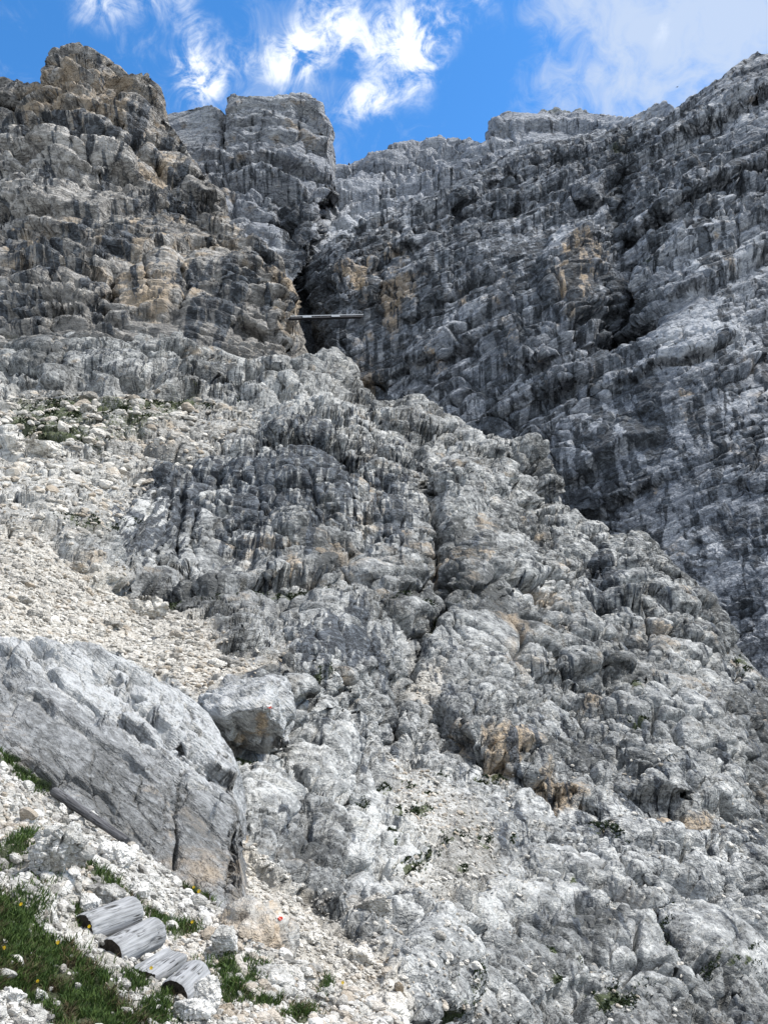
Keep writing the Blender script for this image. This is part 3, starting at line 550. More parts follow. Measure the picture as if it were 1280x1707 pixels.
# ------------------------------------------------------------------ the tilted slab on the left
S_sil = [(-40, 1062), (0, 1064), (40, 1062), (100, 1070), (160, 1080), (200, 1096), (232, 1118), (270, 1135), (300, 1150), (330, 1172), (352, 1200), (372, 1232), (386, 1262), (390, 1300), (396, 1350), (398, 1395), (400, 1410), (408, 1530)]
slab = sheet('rock_slab', -40, 412, S_sil, [(-40, 1330), (100, 1400), (200, 1470), (300, 1545), (412, 1570)],
    [(-40, 1064, 16.5), (100, 1070, 17.5), (232, 1118, 18), (352, 1200, 17.5), (386, 1262, 16.5), (398, 1395, 13.8), (0, 1150, 14.6), (150, 1180, 15), (280, 1240, 15), (350, 1330, 14), (0, 1250, 12.4), (120, 1330, 12.4), (230, 1400, 12.2), (300, 1470, 11.6), (380, 1500, 11.2), (400, 1560, 11), (0, 1340, 12)],
    dict(bed=(.62, .1, .8), squash=2.8, block=.26, pillow=.03, crack=.12, flute=.04, beds=.36, vert=.8, wb=.42, lmax=4, hi=130, bedl=.5),
    cracks=[([(306, 1180), (304, 1260), (300, 1330), (292, 1440)], 2.2, 20), ([(398, 1388), (388, 1440), (372, 1505)], 3, 14), ([(190, 1100), (215, 1170), (195, 1210)], 1.6, 5), ([(240, 1290), (225, 1330)], 1.4, 5), ([(160, 1250), (152, 1310)], 1.3, 4), ([(170, 1245), (210, 1270), (240, 1290)], 2, 5)],
    overs=[([(60, 1120), (150, 1170), (230, 1220), (300, 1270), (380, 1300)], 4, 14), ([(120, 1090), (200, 1150), (300, 1210), (380, 1265)], 4, 10), ([(0, 1170), (60, 1160), (170, 1240), (240, 1280)], 5, 12), ([(220, 1180), (260, 1200), (330, 1230), (385, 1250)], 4, 9)],
    edge=None,
    attr_f=lambda wx, wy, x, y: dict(stain_shade=-.3 + blobs(wx, wy, [(120, 1110, 80, 20, -25, .4), (360, 1420, 20, 60, 0, .4)]), ochre=.28 * ss(y - .62 * x, 1080, 1180), warm=.3 * ss(y - .62 * x, 1080, 1180), tone=-.9 * ss(y - .62 * x, 1060, 1160) + .3, lite=blobs(wx, wy, [(220, 1170, 160, 40, -30, .8)]), veg=.9 * blobs(wx, wy, [(10, 1270, 30, 12, -40), (60, 1300, 30, 12, -40)])),
    flat=[(100, 1240, 120, 50, -35, .65), (320, 1400, 60, 90, 0, .6), (230, 1350, 70, 60, -35, .5)],
    mat=M_slab, seed=71, jit=2, roll=(24, 1.4), kind=None)
tag(slab.o, 'huge grey tilted rock slab with a long vertical crack, left of the centre', 'rock slab')

# ------------------------------------------------------------------ the near slope with the path
F_sil = [(-40, 1225), (0, 1256), (28, 1284), (60, 1310), (100, 1338), (150, 1370), (200, 1402), (250, 1440), (300, 1478), (345, 1505), (392, 1530), (450, 1590), (520, 1625), (600, 1655), (660, 1690), (700, 1730), (720, 1735)]
F_ctrl = [(-40, 1225, 11.5), (0, 1256, 11.2), (100, 1340, 11), (200, 1405, 10.6), (300, 1480, 10), (392, 1532, 9.2), (500, 1620, 8), (600, 1660, 7.8), (700, 1735, 7), (0, 1330, 8.6), (0, 1420, 7.0), (0, 1500, 5.9), (100, 1450, 7.4), (100, 1540, 6.2), (60, 1520, 6.1), (150, 1590, 5.9), (200, 1480, 8), (200, 1560, 6.7), (300, 1560, 7.7), (300, 1640, 6.2), (400, 1620, 7), (400, 1700, 5.9), (0, 1600, 5.0), (0, 1740, 4.3), (150, 1740, 4.6), (300, 1740, 5.3), (500, 1740, 6.2)]
green_poly = [(-60, 1470), (20, 1500), (50, 1545), (110, 1580), (150, 1605), (190, 1650), (230, 1690), (250, 1750), (90, 1750), (90, 1690), (40, 1660), (20, 1650), (-60, 1660)]
GREENF = [(30, 1545, 40, 40), (100, 1620, 60, 40, -30), (170, 1680, 50, 30), (160, 1455, 60, 9, -35, 1), (200, 1490, 30, 8, -30, 1), (115, 1410, 18, 8, -40, .9), (265, 1532, 34, 7, -20, .9), (10, 1270, 20, 10, -40, 1), (45, 1300, 30, 9, -40, 1), (300, 1550, 30, 10), (330, 1470, 26, 12, -30, .7), (20, 1430, 30, 16, 0, .8), (390, 1620, 50, 14, -10, 1), (260, 1690, 40, 20), (280, 1660, 20, 14), (390, 1650, 30, 20), (440, 1670, 40, 8), (500, 1690, 30, 8), (540, 1650, 14, 10), (70, 1470, 16, 20, 0, .7), (220, 1640, 24, 12, -30), (130, 1520, 10, 20)]
near = sheet('ground', -40, 720, F_sil, [(-40, 1745), (720, 1748)], F_ctrl,
    dict(bed=(0, 0, 1), squash=1.0, block=.30, pillow=.26, crack=.10, flute=.10, beds=.0, vert=1, lmax=.5, hi=60),
    bulges=[(60, 1420, 60, 40, 14, -30), (70, 1490, 50, 45, 10), (250, 1430, 60, 18, 5, -30)],
    calm_f=lambda x, y: 0.25 + 0 * x,
    attr_f=lambda wx, wy, x, y: dict(stain_shade=-.6 + 0 * x, ochre=blobs(wx, wy, [(260, 1500, 60, 20, -20, .4), (20, 1400, 30, 20, 0, .4)]), warm=.25 + 0 * x, lite=.5 + 0 * x,
        veg=np.maximum(in_poly(wx, wy, green_poly, 8) * 1.1, blobs(wx, wy, GREENF))),
    mat=M_near, seed=83, jit=3, roll=(16, .5))
# ------------------------------------------------------------------ stones
def ico(sub):
    bm = bmesh.new(); bmesh.ops.create_icosphere(bm, subdivisions=sub, radius=1)
    V = np.array([v.co[:] for v in bm.verts]); F = np.array([[v.index for v in f.verts] for f in bm.faces]); bm.free()
    return V, F
def pebble_shapes(sub, n, seed):
    rg = np.random.default_rng(seed); V, F = ico(sub); out = []
    for k in range(n):
        pl = rg.normal(size=(9, 3)); pl /= np.linalg.norm(pl, axis=1, keepdims=True); d = rg.uniform(.45, .85, 9)
        t = np.min(np.where(V @ pl.T > 1e-3, d / np.maximum(V @ pl.T, 1e-3), 9), axis=1)
        out.append(V * np.minimum(t, 1)[:, None] * rg.uniform(.7, 1.25, 3))
    return out, F
SH1, F1_ = pebble_shapes(1, 14, 3); SH2, F2_ = pebble_shapes(2, 14, 4)
def surf(S, x, y):
    i = np.clip(np.round((x - S.x0) / S.st).astype(int), 0, S.P.shape[1] - 1)
    v = (y - S.yb[i]) / (S.ys[i] - S.yb[i]); j = np.clip(np.round(v * (S.nv - 1)).astype(int), 0, S.nv - 1)
    return S.P[j, i], S.N[j, i], np.arctan2(1, 1) * 0 + S.P[j, i][:, 1] / FPX
def sample(poly_or_box, n, dens=None):
    A = np.array(poly_or_box); lo, hi = A.min(0), A.max(0); xs, ys = [], []
    while sum(map(len, xs)) < n:
        x = RNG.uniform(lo[0], hi[0], n); y = RNG.uniform(lo[1], hi[1], n)
        p = in_poly(x, y, list(map(tuple, poly_or_box)), 6) if len(poly_or_box) > 2 else np.ones(n)
        if dens is not None: p = p * dens(x, y)
        k = RNG.uniform(size=n) < p; xs.append(x[k]); ys.append(y[k])
    return np.concatenate(xs)[:n], np.concatenate(ys)[:n]
def scatter(parts, S, x, y, size_px, sink=.25, flat=.7, tint=None, big=7.0):
    P, N, pix = surf(S, x, y); n = len(x)
    sz = size_px * pix * .5
    q = RNG.normal(size=(n, 4)); q /= np.linalg.norm(q, axis=1, keepdims=True)
    a, b, c, d = q.T
    Rm = np.stack([np.stack([1 - 2 * (c * c + d * d), 2 * (b * c - a * d), 2 * (b * d + a * c)], -1), np.stack([2 * (b * c + a * d), 1 - 2 * (b * b + d * d), 2 * (c * d - a * b)], -1), np.stack([2 * (b * d - a * c), 2 * (c * d + a * b), 1 - 2 * (b * b + c * c)], -1)], 1)
    for k in range(n):
        V = (SH2 if size_px[k] > big else SH1)[k % 14]; F = F2_ if size_px[k] > big else F1_
        w_ = V @ Rm[k].T; nn = N[k]; w_ = w_ - np.outer((w_ @ nn) * (1 - flat), nn)
        parts.append((P[k] + nn * sz[k] * (flat - sink) * .6 + w_ * sz[k], F, pix[k], tint[k] if tint is not None else 0))
def build_scatter(name, parts, mat):
    off = 0; Vs, Fs, px_, tn = [], [], [], []
    for V, F, p, t_ in parts:
        Vs.append(V); Fs.append(F + off); off += len(V); px_.append(np.full(len(V), p)); tn.append(np.full(len(V), t_))
    tn = np.concatenate(tn); z = np.zeros(len(tn))
    return mesh_obj(name, np.concatenate(Vs), np.concatenate(Fs), mat, smooth=False, attrs=dict(pix=np.concatenate(px_), tone=tn, warm=np.abs(tn) % .7 + .1, ochre=np.where(tn > 1.12, .35, 0), stain_shade=z - .8, veg=z - 1, lite=z, calm=z + .25))
def sizes(n, lo, hi, p=2.4):
    u = RNG.uniform(size=n); a = 1 - p
    return (lo ** a + u * (hi ** a - lo ** a)) ** (1 / a)
tint = lambda n: RNG.normal(.25, .75, n)
parts = []
x, y = sample([(-20, 872), (500, 1170)], 7000, lambda x, y: in_poly(x, y, scree1, 16)); scatter(parts, mid, x, y, sizes(7000, 2.4, 15), tint=tint(7000))
x, y = sample([(-20, 872), (500, 1170)], 260, lambda x, y: in_poly(x, y, scree1, 16)); scatter(parts, mid, x, y, sizes(260, 10, 28, 2.8), tint=tint(260) - .4, sink=.5)
x, y = sample(rubble, 3600); scatter(parts, mid, x, y, sizes(3600, 3, 20), tint=tint(3600))
x, y = sample(rubble, 260); scatter(parts, mid, x, y, sizes(260, 14, 40, 2.2), tint=tint(260), sink=.5, big=5)
x, y = sample(scree4, 1800); scatter(parts, mid, x, y, sizes(1800, 2.5, 13), tint=tint(1800))
x, y = sample(scree3, 160); scatter(parts, mid, x, y, sizes(160, 2.5, 8), tint=tint(160))
x, y = sample([(395, 1400), (430, 1430), (580, 1540), (640, 1600), (640, 1700), (560, 1640), (440, 1560), (385, 1500)], 2200); scatter(parts, mid, x, y, sizes(2200, 2.5, 16, 2.2), tint=tint(2200))
x, y = sample([(560, 1560), (660, 1540), (760, 1600), (820, 1700), (560, 1700)], 420); scatter(parts, mid, x, y, sizes(420, 4, 24, 2.2), tint=tint(420))
x, y = sample([(640, 1250), (1280, 1707)], 1100, lambda x, y: (fbm(np.c_[x, y, x * 0], 90, 5, 3) > .18) * 1.0); scatter(parts, mid, x, y, sizes(1100, 3, 12), tint=tint(1100))
tag(build_scatter('scree', parts, M_stone), 'loose pale scree and rubble lying on the slopes below the cliffs', 'scree', kind='stuff')
parts = []
fpoly = [(-30, 1240), (60, 1308), (200, 1402), (300, 1478), (392, 1530), (520, 1625), (640, 1680), (700, 1735), (-30, 1745)]
fd = lambda x, y: (blobs(x, y, [(136, 1560, 26, 26), (180, 1600, 22, 18), (236, 1640, 14, 12)]) < .4) * 1.0 * (1 - .93 * np.clip(np.maximum(in_poly(x, y, green_poly, 8), blobs(x, y, GREENF)), 0, 1))
x, y = sample(fpoly, 9500, fd); scatter(parts, near, x, y, sizes(9500, 3.2, 12, 2.3), tint=tint(9500), big=6)
x, y = sample(fpoly, 1300, fd); scatter(parts, near, x, y, sizes(1300, 10, 34, 2.4), tint=tint(1300), sink=.35)
tag(build_scatter('gravel', parts, M_gravel), 'sharp white limestone gravel covering the near slope', 'gravel', kind='stuff')

# ------------------------------------------------------------------ single rocks
def bulk(name, pts, mat, seed, label, cat='boulder', amp=.05, cell=.35, tone=0, warm=.2, ochre=0, cuts=5, veg=-1, group=None):
    """a single rock: the hull of some points, cut fine and given a broken surface"""
    c = np.mean(pts, 0); bm = bmesh.new()
    for p in pts: bm.verts.new(Vector(p - c))
    r = bmesh.ops.convex_hull(bm, input=bm.verts)
    bmesh.ops.delete(bm, geom=list({g for g in r['geom_interior'] + r['geom_unused'] if isinstance(g, bmesh.types.BMVert)}), context='VERTS')
    size = max(np.ptp(np.array(pts), axis=0))
    bmesh.ops.bevel(bm, geom=list(bm.edges), offset=size * .02, segments=1, affect='EDGES')
    bmesh.ops.triangulate(bm, faces=bm.faces)
    for _ in range(cuts):
        L = [e for e in bm.edges if e.calc_length() > size * .028]
        if not L: break
        bmesh.ops.subdivide_edges(bm, edges=L, cuts=1, use_grid_fill=False); bmesh.ops.triangulate(bm, faces=bm.faces)
    bm.normal_update(); V = np.array([v.co[:] for v in bm.verts]); F = np.array([[v.index for v in f.verts] for f in bm.faces])
    cc = V.mean(0); nn = V - cc; nn /= np.linalg.norm(nn, axis=1, keepdims=True) + 1e-9
    N = np.array([v.normal[:] for v in bm.verts]) * .7 + nn * .3; bm.free()
    D = np.zeros(len(V)); wl = size * cell
    while wl > size * .03:
        G1, G2, til, rnd = voronoi(V / wl + seed * 3.1, seed)
        D += wl * (.22 * rnd + .32 * til - .25 * np.exp(-((G2 - G1) / .09) ** 2) + .18 * perlin(V / wl * 1.6, seed + 5)); wl *= .5
    V = V + N * (D * amp / .12)[:, None]
    pixm = np.full(len(V), np.linalg.norm(c) / FPX); z = np.zeros(len(V))
    och = ochre(V + c) if callable(ochre) else z + ochre
    o = mesh_obj(name, V, F, mat, smooth=True, attrs=dict(pix=pixm, tone=z + tone, warm=z + warm, ochre=och, stain_shade=z - .5, veg=z + veg, lite=z, calm=z))
    o.location = c
    return tag(o, label, cat, group)
def stone(S, px, py, w_, h_, label, seed, cat='stone', depth=1.0, name='stone', rot=0, **kw):
    rg = np.random.default_rng(seed); P, N = S.get(px, py + h_ * .25); P = np.array(P); pix = P[1] / FPX
    p = rg.normal(size=(16, 3)); p /= np.linalg.norm(p, axis=1, keepdims=True)
    p = np.sign(p) * np.abs(p) ** .8
    a = radians(rot); x_, z_ = p[:, 0] * w_ * .5, p[:, 2] * h_ * .5
    q = np.stack([x_ * cos(a) - z_ * sin(a), p[:, 1] * (w_ + h_) * .25 * depth, x_ * sin(a) + z_ * cos(a)], -1) * pix
    toward = P / np.linalg.norm(P)
    return bulk(name, P[None] + q + np.array([0, 0, h_ * .22 * pix]) - toward * w_ * .12 * pix, M_stone if S is mid else M_gravel, seed, label, cat, **kw)

pts = [at(x_, y_, Y_ * .885) for x_, y_, Y_ in [(338, 1150, 25.6), (400, 1134, 26.2), (455, 1119, 26.6), (478, 1128, 27), (486, 1165, 26.8), (486, 1215, 26.2), (480, 1238, 26.4), (446, 1180, 23.5), (452, 1130, 25.2),
    (336, 1186, 24.2), (366, 1200, 24.2), (372, 1222, 25.6), (400, 1246, 26.8), (440, 1254, 27.0), (474, 1246, 26.8), (340, 1150, 28.5), (480, 1140, 29.5), (470, 1240, 28.5), (390, 1240, 28)]]
bo = bulk('boulder', pts, M_slab, 5, 'big angular grey boulder with an ochre undercut, perched above the slab', amp=.035, tone=.7, cuts=6, warm=.1,
          ochre=lambda V: np.clip(blobs(853.5 * 0 + 640 + FPX * V[:, 0] / (V[:, 1] * cos(PITCH) + V[:, 2] * sin(PITCH)), 853.5 - FPX * (V[:, 2] * cos(PITCH) - V[:, 1] * sin(PITCH)) / (V[:, 1] * cos(PITCH) + V[:, 2] * sin(PITCH)), [(436, 1208, 16, 32, 0, 1.0), (408, 1230, 36, 18, 0, .7)]), 0, 1))
def flat_mat(name, col, rough=.8):
    m, t, b = new_mat(name, rough); P = t.put('ShaderNodeTexCoord').outputs['Object']
    t.link(t.mix(t.smooth(t.noise(P, 30, 5, .7), .35, .65), col, tuple(c * .55 for c in col)), b.inputs['Base Color']); return m
M_red = flat_mat('trail_paint_red', (0.55, 0.06, 0.035)); M_whitep = flat_mat('trail_paint_white', (0.75, 0.73, 0.70))
bpy.context.view_layer.update()
def paint_mark(parent, pxpy, mat, name='trail_mark', lift=.006, target=None):
    """a thin brushed patch lying on the rock surface"""
    dg = bpy.context.evaluated_depsgraph_get(); dg.update(); c = np.mean(pxpy, 0); ring = []
    T = target or parent; inv = T.matrix_world.inverted()
    grid = []; m = len(pxpy)
    ringpts = [c + (np.array(p) - c) * f for f in (1, .55) for p in pxpy] + [c]
    V = []
    for p in ringpts:
        d = Vector(pixdir(*p)).normalized(); ok, loc, nor, _ = T.ray_cast(inv @ Vector((0, 0, 0)), inv.to_3x3() @ d)
        if not ok: return None
        V.append((T.matrix_world @ loc) - d * lift * 3)
    Vt = np.array([v[:] for v in V]); back_ = Vt + np.array([pixdir(*p) for p in ringpts]) * lift * 2
    F = []
    for k in range(m):
        k2 = (k + 1) % m; F += [[k, k2, m + k2], [k, m + k2, m + k], [m + k, m + k2, 2 * m]]
        b0 = len(Vt); F += [[k2, k, b0 + k], [k2, b0 + k, b0 + k2]]
    A = np.concatenate([Vt, back_])
    if parent: A = A - np.array(parent.location)
    return mesh_obj(name, A, F, mat, parent=parent, smooth=False)
def blot(x, y, rx, ry, sd, n=9):
    r = random.Random(sd); return [(x + rx * cos(2 * pi * k / n) * r.uniform(.75, 1.15), y + ry * sin(2 * pi * k / n) * r.uniform(.75, 1.15)) for k in range(n)]
paint_mark(bo, blot(451, 1180, 5, 2.6, 1), M_red); paint_mark(bo, blot(449, 1176, 5, 1.8, 2), M_whitep)
pts = [at(x_, y_, Y_ * .93) for x_, y_, Y_ in [(382, 1528, 9.5), (400, 1502, 9.9), (430, 1488, 10.1), (462, 1500, 10.2), (488, 1530, 10.1), (496, 1572, 9.8), (494, 1606, 9.2), (470, 1614, 8.7), (420, 1606, 8.6), (380, 1588, 8.7), (362, 1560, 9.0), (468, 1530, 9.2), (410, 1526, 9.1), (400, 1520, 11.2), (490, 1540, 11.2), (480, 1600, 11), (380, 1600, 10.6)]]
b2 = bulk('boulder', pts, M_gravel, 8, 'cream and ochre stained boulder with red paint marks, low at the end of the slab', amp=.05, tone=0, warm=.7, cuts=6, ochre=.42)
for q in (blot(468, 1531, 4.5, 4, 3), blot(471, 1518, 2.5, 2.5, 4), blot(474, 1506, 3, 2, 5)): paint_mark(b2, q, M_red)
for a in [
    (near, 82, 1455, 84, 96, 'large rough weathered grey and yellow rock above the topmost log', 101, dict(cat='rock', name='rock', amp=.10, tone=.3, warm=.4, ochre=.14, cuts=6)),
    (near, 172, 1492, 70, 38, 'flat grey brown rock just behind the topmost log', 102, dict(cat='rock', name='rock', warm=.4, tone=-.3)),
    (near, 140, 1516, 44, 32, 'yellowish cream angular stone resting on top of the topmost log', 103, dict(ochre=.16, tone=1)),
    (near, 366, 1588, 50, 54, 'pointed white stone with a dark face, right of the four logs', 104, dict(name='rock', cat='rock', tone=.4)),
    (near, 455, 1628, 110, 40, 'long rounded grey rock lying below the red marked boulder', 105, dict(name='rock', cat='rock', tone=.2)),
    (near, 345, 1660, 46, 54, 'pale rough stone pressed against the lowest log', 106, dict(tone=.8)),
    (near, 66, 1655, 34, 20, 'white stone lying alone in the dark grass', 107, dict(tone=1.2)),
    (near, 192, 1425, 66, 40, 'large white flat stone on the path above the grassy strip', 108, dict(tone=1.2, rot=-25)),
    (near, 150, 1362, 36, 22, 'bluish white stone touching the weathered pole', 109, dict(tone=.9, rot=-25)),
    (near, 232, 1488, 44, 34, 'pale stone right of the grassy strip, upslope of the logs', 110, dict(tone=1)),
    (near, 20, 1660, 44, 22, 'flat white stone at the edge of the grass by the lower left', 111, dict(tone=1.2)),
    (near, 322, 1690, 70, 30, 'pale slab of rock at the bottom below the lowest log', 112, dict(name='rock', cat='rock', tone=1)),
    (near, 95, 1385, 50, 34, 'pale jagged stone on the gravel below the two dark cushion plants', 113, dict(tone=.8)),
    (mid, 576, 1588, 30, 26, 'smaller of two rounded cream stones below the ochre scree', 121, dict(tone=1, ochre=.12)),
    (mid, 603, 1594, 42, 32, 'larger of two rounded cream stones below the ochre scree', 122, dict(tone=1.2, ochre=.08)),
    (mid, 612, 1534, 70, 44, 'wedge shaped grey rock where the ochre scree meets the spur', 123, dict(name='rock', cat='rock', rot=18)),
    (mid, 518, 1566, 44, 22, 'flat tan stone lying on the ochre scree', 124, dict(tone=.8, ochre=.2)),
    (mid, 655, 1668, 16, 18, 'small orange stone near the bottom edge', 125, dict(ochre=.9)),
    (mid, 640, 1690, 80, 60, 'large pale cream rock at the bottom edge beside the small orange stone', 126, dict(name='rock', cat='rock', tone=1)),
    (mid, 385, 1103, 60, 24, 'dark flat slab tilted on the scree above the big angular boulder', 127, dict(name='rock', cat='rock', tone=-1.2, rot=-18)),
    (mid, 358, 1109, 42, 16, 'white oval stone in front of the dark tilted slab', 128, dict(tone=1.4)),
    (mid, 248, 1014, 76, 44, 'broad rounded boulder at the top right of the scree field', 129, dict(name='boulder', cat='boulder', tone=.3)),
    (mid, 8, 1058, 64, 46, 'big smooth white boulder at the upper end of the slab', 130, dict(name='boulder', cat='boulder', tone=1)),
    (mid, 20, 748, 46, 44, 'upright cracked white block on the terrace', 131, dict(name='boulder', cat='boulder', tone=1.2, group='cracked white blocks on the terrace')),
    (mid, 76, 756, 74, 34, 'wide cracked white block on the terrace', 132, dict(name='boulder', cat='boulder', tone=1.2, group='cracked white blocks on the terrace')),
    (mid, 148, 684, 34, 26, 'rounded grey boulder among the grass of the terrace', 133, dict(name='boulder', cat='boulder', tone=.3)),
    (mid, 192, 691, 42, 20, 'low pale boulder beside the rounded one on the grassy terrace', 134, dict(name='boulder', cat='boulder', tone=1)),
    (mid, 132, 946, 36, 28, 'yellow broken rock above the scree field', 135, dict(name='rock', cat='rock', ochre=.5)),
    (mid, 55, 1022, 36, 22, 'dark grey stone half buried in the scree field', 136, dict(tone=-.8)),
    (mid, 42, 1002, 30, 18, 'grey stone above the half buried dark one in the scree field', 137, dict(tone=-.3)),
    (mid, 188, 1042, 38, 16, 'long grey stone lying in the middle of the scree field', 138, dict(tone=-.4)),
    (mid, 182, 998, 24, 14, 'small pale stone near the top of the scree field', 139, dict(tone=1)),
    (mid, 858, 1432, 20, 12, 'small white stone on the grey rock apron, left of centre of the lower right', 140, dict(tone=1.6)),
    (mid, 1088, 1513, 18, 16, 'small white stone in the mossy groove of the lower right apron', 141, dict(tone=1.6)),
    (mid, 742, 986, 22, 12, 'flat dark stone wedged at the foot of the long vertical cleft', 142, dict(tone=-1, rot=-20)),
    ]:
    S_, px_, py_, w_, h_, lb, sd_, kw = a
    stone(S_, px_, py_, w_, h_, lb, sd_, **kw)

# ------------------------------------------------------------------ weathered timber
def wood(name, c0, c1, crack_=(.03, .028, .025), st=1.0):
    m, t, b = new_mat(name, .85); P = t.put('ShaderNodeTexCoord').outputs['Object']
    g = t.noise(t.vmath('MULTIPLY', P, (1, 1, .06)), 60 * st, 6, .6, .4); g2 = t.noise(t.vmath('MULTIPLY', P, (1, 1, .2)), 9 * st, 4, .6, .8)
    c = t.mix(t.smooth(t.math('ADD', t.math('MULTIPLY', g, .6), t.math('MULTIPLY', g2, .4)), .36, .62), c0, c1)
    cr = t.noise(t.vmath('MULTIPLY', P, (1, 1, .10)), 13 * st, 3, .5, .7)
    ck = t.smooth(t.math('ABSOLUTE', t.math('SUBTRACT', cr, .5)), .0, .035, 1, 0)
    ck = t.math('MULTIPLY', ck, t.smooth(t.noise(P, 4, 2), .47, .56))
    c = t.mix(ck, c, crack_); t.link(c, b.inputs['Base Color'])
    bu = t.put('ShaderNodeBump'); bu.inputs['Distance'].default_value = .01; bu.inputs['Strength'].default_value = .8
    t.link(t.math('SUBTRACT', g, t.math('MULTIPLY', ck, 1.5)), bu.inputs['Height']); t.link(bu.outputs[0], b.inputs['Normal']); return m
M_wood = wood('silvered_wood', (.15, .153, .155), (.34, .345, .35)); M_cut = wood('shaded_end_grain', (.010, .009, .008), (.045, .038, .03), st=.6); M_pole = wood('dark_pole_wood', (.045, .045, .048), (.15, .15, .155))
def log(A, B, r, label, seed, mat, name='log', cat='log', group='timber log steps beside the path', split=False, taper=1.0):
    A, B = Vector(A), Vector(B); L = (B - A).length; ns, nr = 56, 44; rg = np.random.default_rng(seed)
    th = np.linspace(0, 2 * pi, ns, endpoint=False); zz = np.linspace(0, L, nr); T, Z = np.meshgrid(th, zz)
    pp = np.c_[(np.cos(T)).ravel(), np.sin(T).ravel(), (Z / r * .5).ravel()]
    rad = r * (1 + .07 * perlin(pp * 1.1 + seed, seed) + .035 * perlin(pp * np.array([3, 3, .8]), seed + 1))
    cr = perlin(pp * np.array([2.2, 2.2, .35]) + seed, seed + 2); rad = rad - r * .13 * np.exp(-(cr / .035) ** 2) * ss(perlin(pp * .9, seed + 3), -.1, .2)
    rad = rad.reshape(T.shape); rad *= (1 + (taper - 1) * (Z / L)); e = np.minimum(Z, L - Z) / r; rad *= .93 + .07 * ss(e, 0, .12)
    X, Yy = rad * np.cos(T), rad * np.sin(T)
    Zj = Z + .03 * r * perlin(np.c_[np.cos(T).ravel() * 4, np.sin(T).ravel() * 4, T.ravel() * 0 + seed], seed).reshape(T.shape) * 2
    V = np.stack([X, Yy, Zj], -1)
    q = (B - A).to_track_quat('Z', 'Y'); root = bpy.data.objects.new(name, None); C.objects.link(root)
    root.empty_display_size = .05; root.location = A; root.rotation_mode = 'QUATERNION'; root.rotation_quaternion = q
    if split:                                         # the top has split away along the grain
        upl = (q.inverted() @ Vector((.1, -.35, 1))).normalized(); u = np.array([upl.x, upl.y, 0]); u /= np.linalg.norm(u)
        h = V[..., 0] * u[0] + V[..., 1] * u[1]; lim = r * (.42 + .10 * perlin(np.c_[V[..., 0].ravel() / r * 5, V[..., 1].ravel() / r * 5, Z.ravel() * .3], 4).reshape(h.shape))
        ex = np.maximum(0, h - lim); V[..., 0] -= ex * u[0]; V[..., 1] -= ex * u[1]
    idx = np.arange(nr * ns).reshape(nr, ns); nx = np.roll(idx, -1, 1)
    F = np.stack([idx[:-1], nx[:-1], nx[1:], idx[1:]], -1).reshape(-1, 4)
    mesh_obj('trunk', V.reshape(-1, 3), F, mat, parent=root)
    for row, z0, nm, sgn in ((0, 0, 'cut_end', -1), (nr - 1, L, 'cut_end', 1)):
        ring = V[row]; cen = ring.mean(0); VV = [ring * 1.0]; 
        for f in (.66, .33): VV.append(cen + (ring - cen) * f + np.array([0, 0, -sgn * r * .05 * (1 - f)]))
        VV = np.concatenate(VV + [cen[None] + np.array([[0, 0, -sgn * r * .06]])]); Q = []
        for a_ in range(2):
            for k in range(ns): k2 = (k + 1) % ns; Q.append([a_ * ns + k, a_ * ns + k2, (a_ + 1) * ns + k2, (a_ + 1) * ns + k])
        for k in range(ns): k2 = (k + 1) % ns; Q.append([2 * ns + k, 2 * ns + k2, 3 * ns, 3 * ns])
        T3 = []
        for f in Q:
            T3.append([f[0], f[1], f[2]]); 
            if f[2] != f[3]: T3.append([f[0], f[2], f[3]])
        mesh_obj(nm, VV, T3, M_cut if row == 0 else mat, parent=root)  # near end: its shade is put into the dark colour
    return tag(root, label, cat, group)
P6 = 6.2 / FPX
def lift(p, d): p = Vector(p); return p - p.normalized() * d
def onF(x, y, l): P_, N_ = near.get(x, y); return P_
def log_on(x0, y0, x1, y1, dY, rpx, label, seed, sink=.06, **kw):
    """lay a log so that it rests in the gravel between two spots"""
    P_, _ = near.get((x0 + x1) / 2, (y0 + y1) / 2 + rpx * .8); Y0 = P_[1] + sink; r = rpx * Y0 / FPX
    return log(at(x0, y0, Y0 - dY * .5), at(x1, y1, Y0 + dY * .5), r, label, seed, M_wood, **kw)
log_on(137, 1553, 222, 1521, .42, 24.5, 'topmost of the four grey logs, with a round black cut end', 1, sink=-.02)
log_on(183, 1594, 258, 1556, .46, 24, 'longest clean grey log, second from the top of the four', 2, sink=.03)
log_on(238, 1630, 292, 1596, .40, 22, 'split grey log with a flat cracked upper face, third from the top', 3, split=True)
log_on(288, 1664, 328, 1628, .34, 25, 'shortest grey log, lowest of the four and tilted down into the gravel', 4)
log(at(90, 1319, 10.75), at(212, 1402, 10.2), 7.5 * 10.6 / FPX, 'long thin dark weathered pole lying against the foot of the slab', 9, M_pole, name='wooden_pole', cat='pole', group=None, taper=.75)

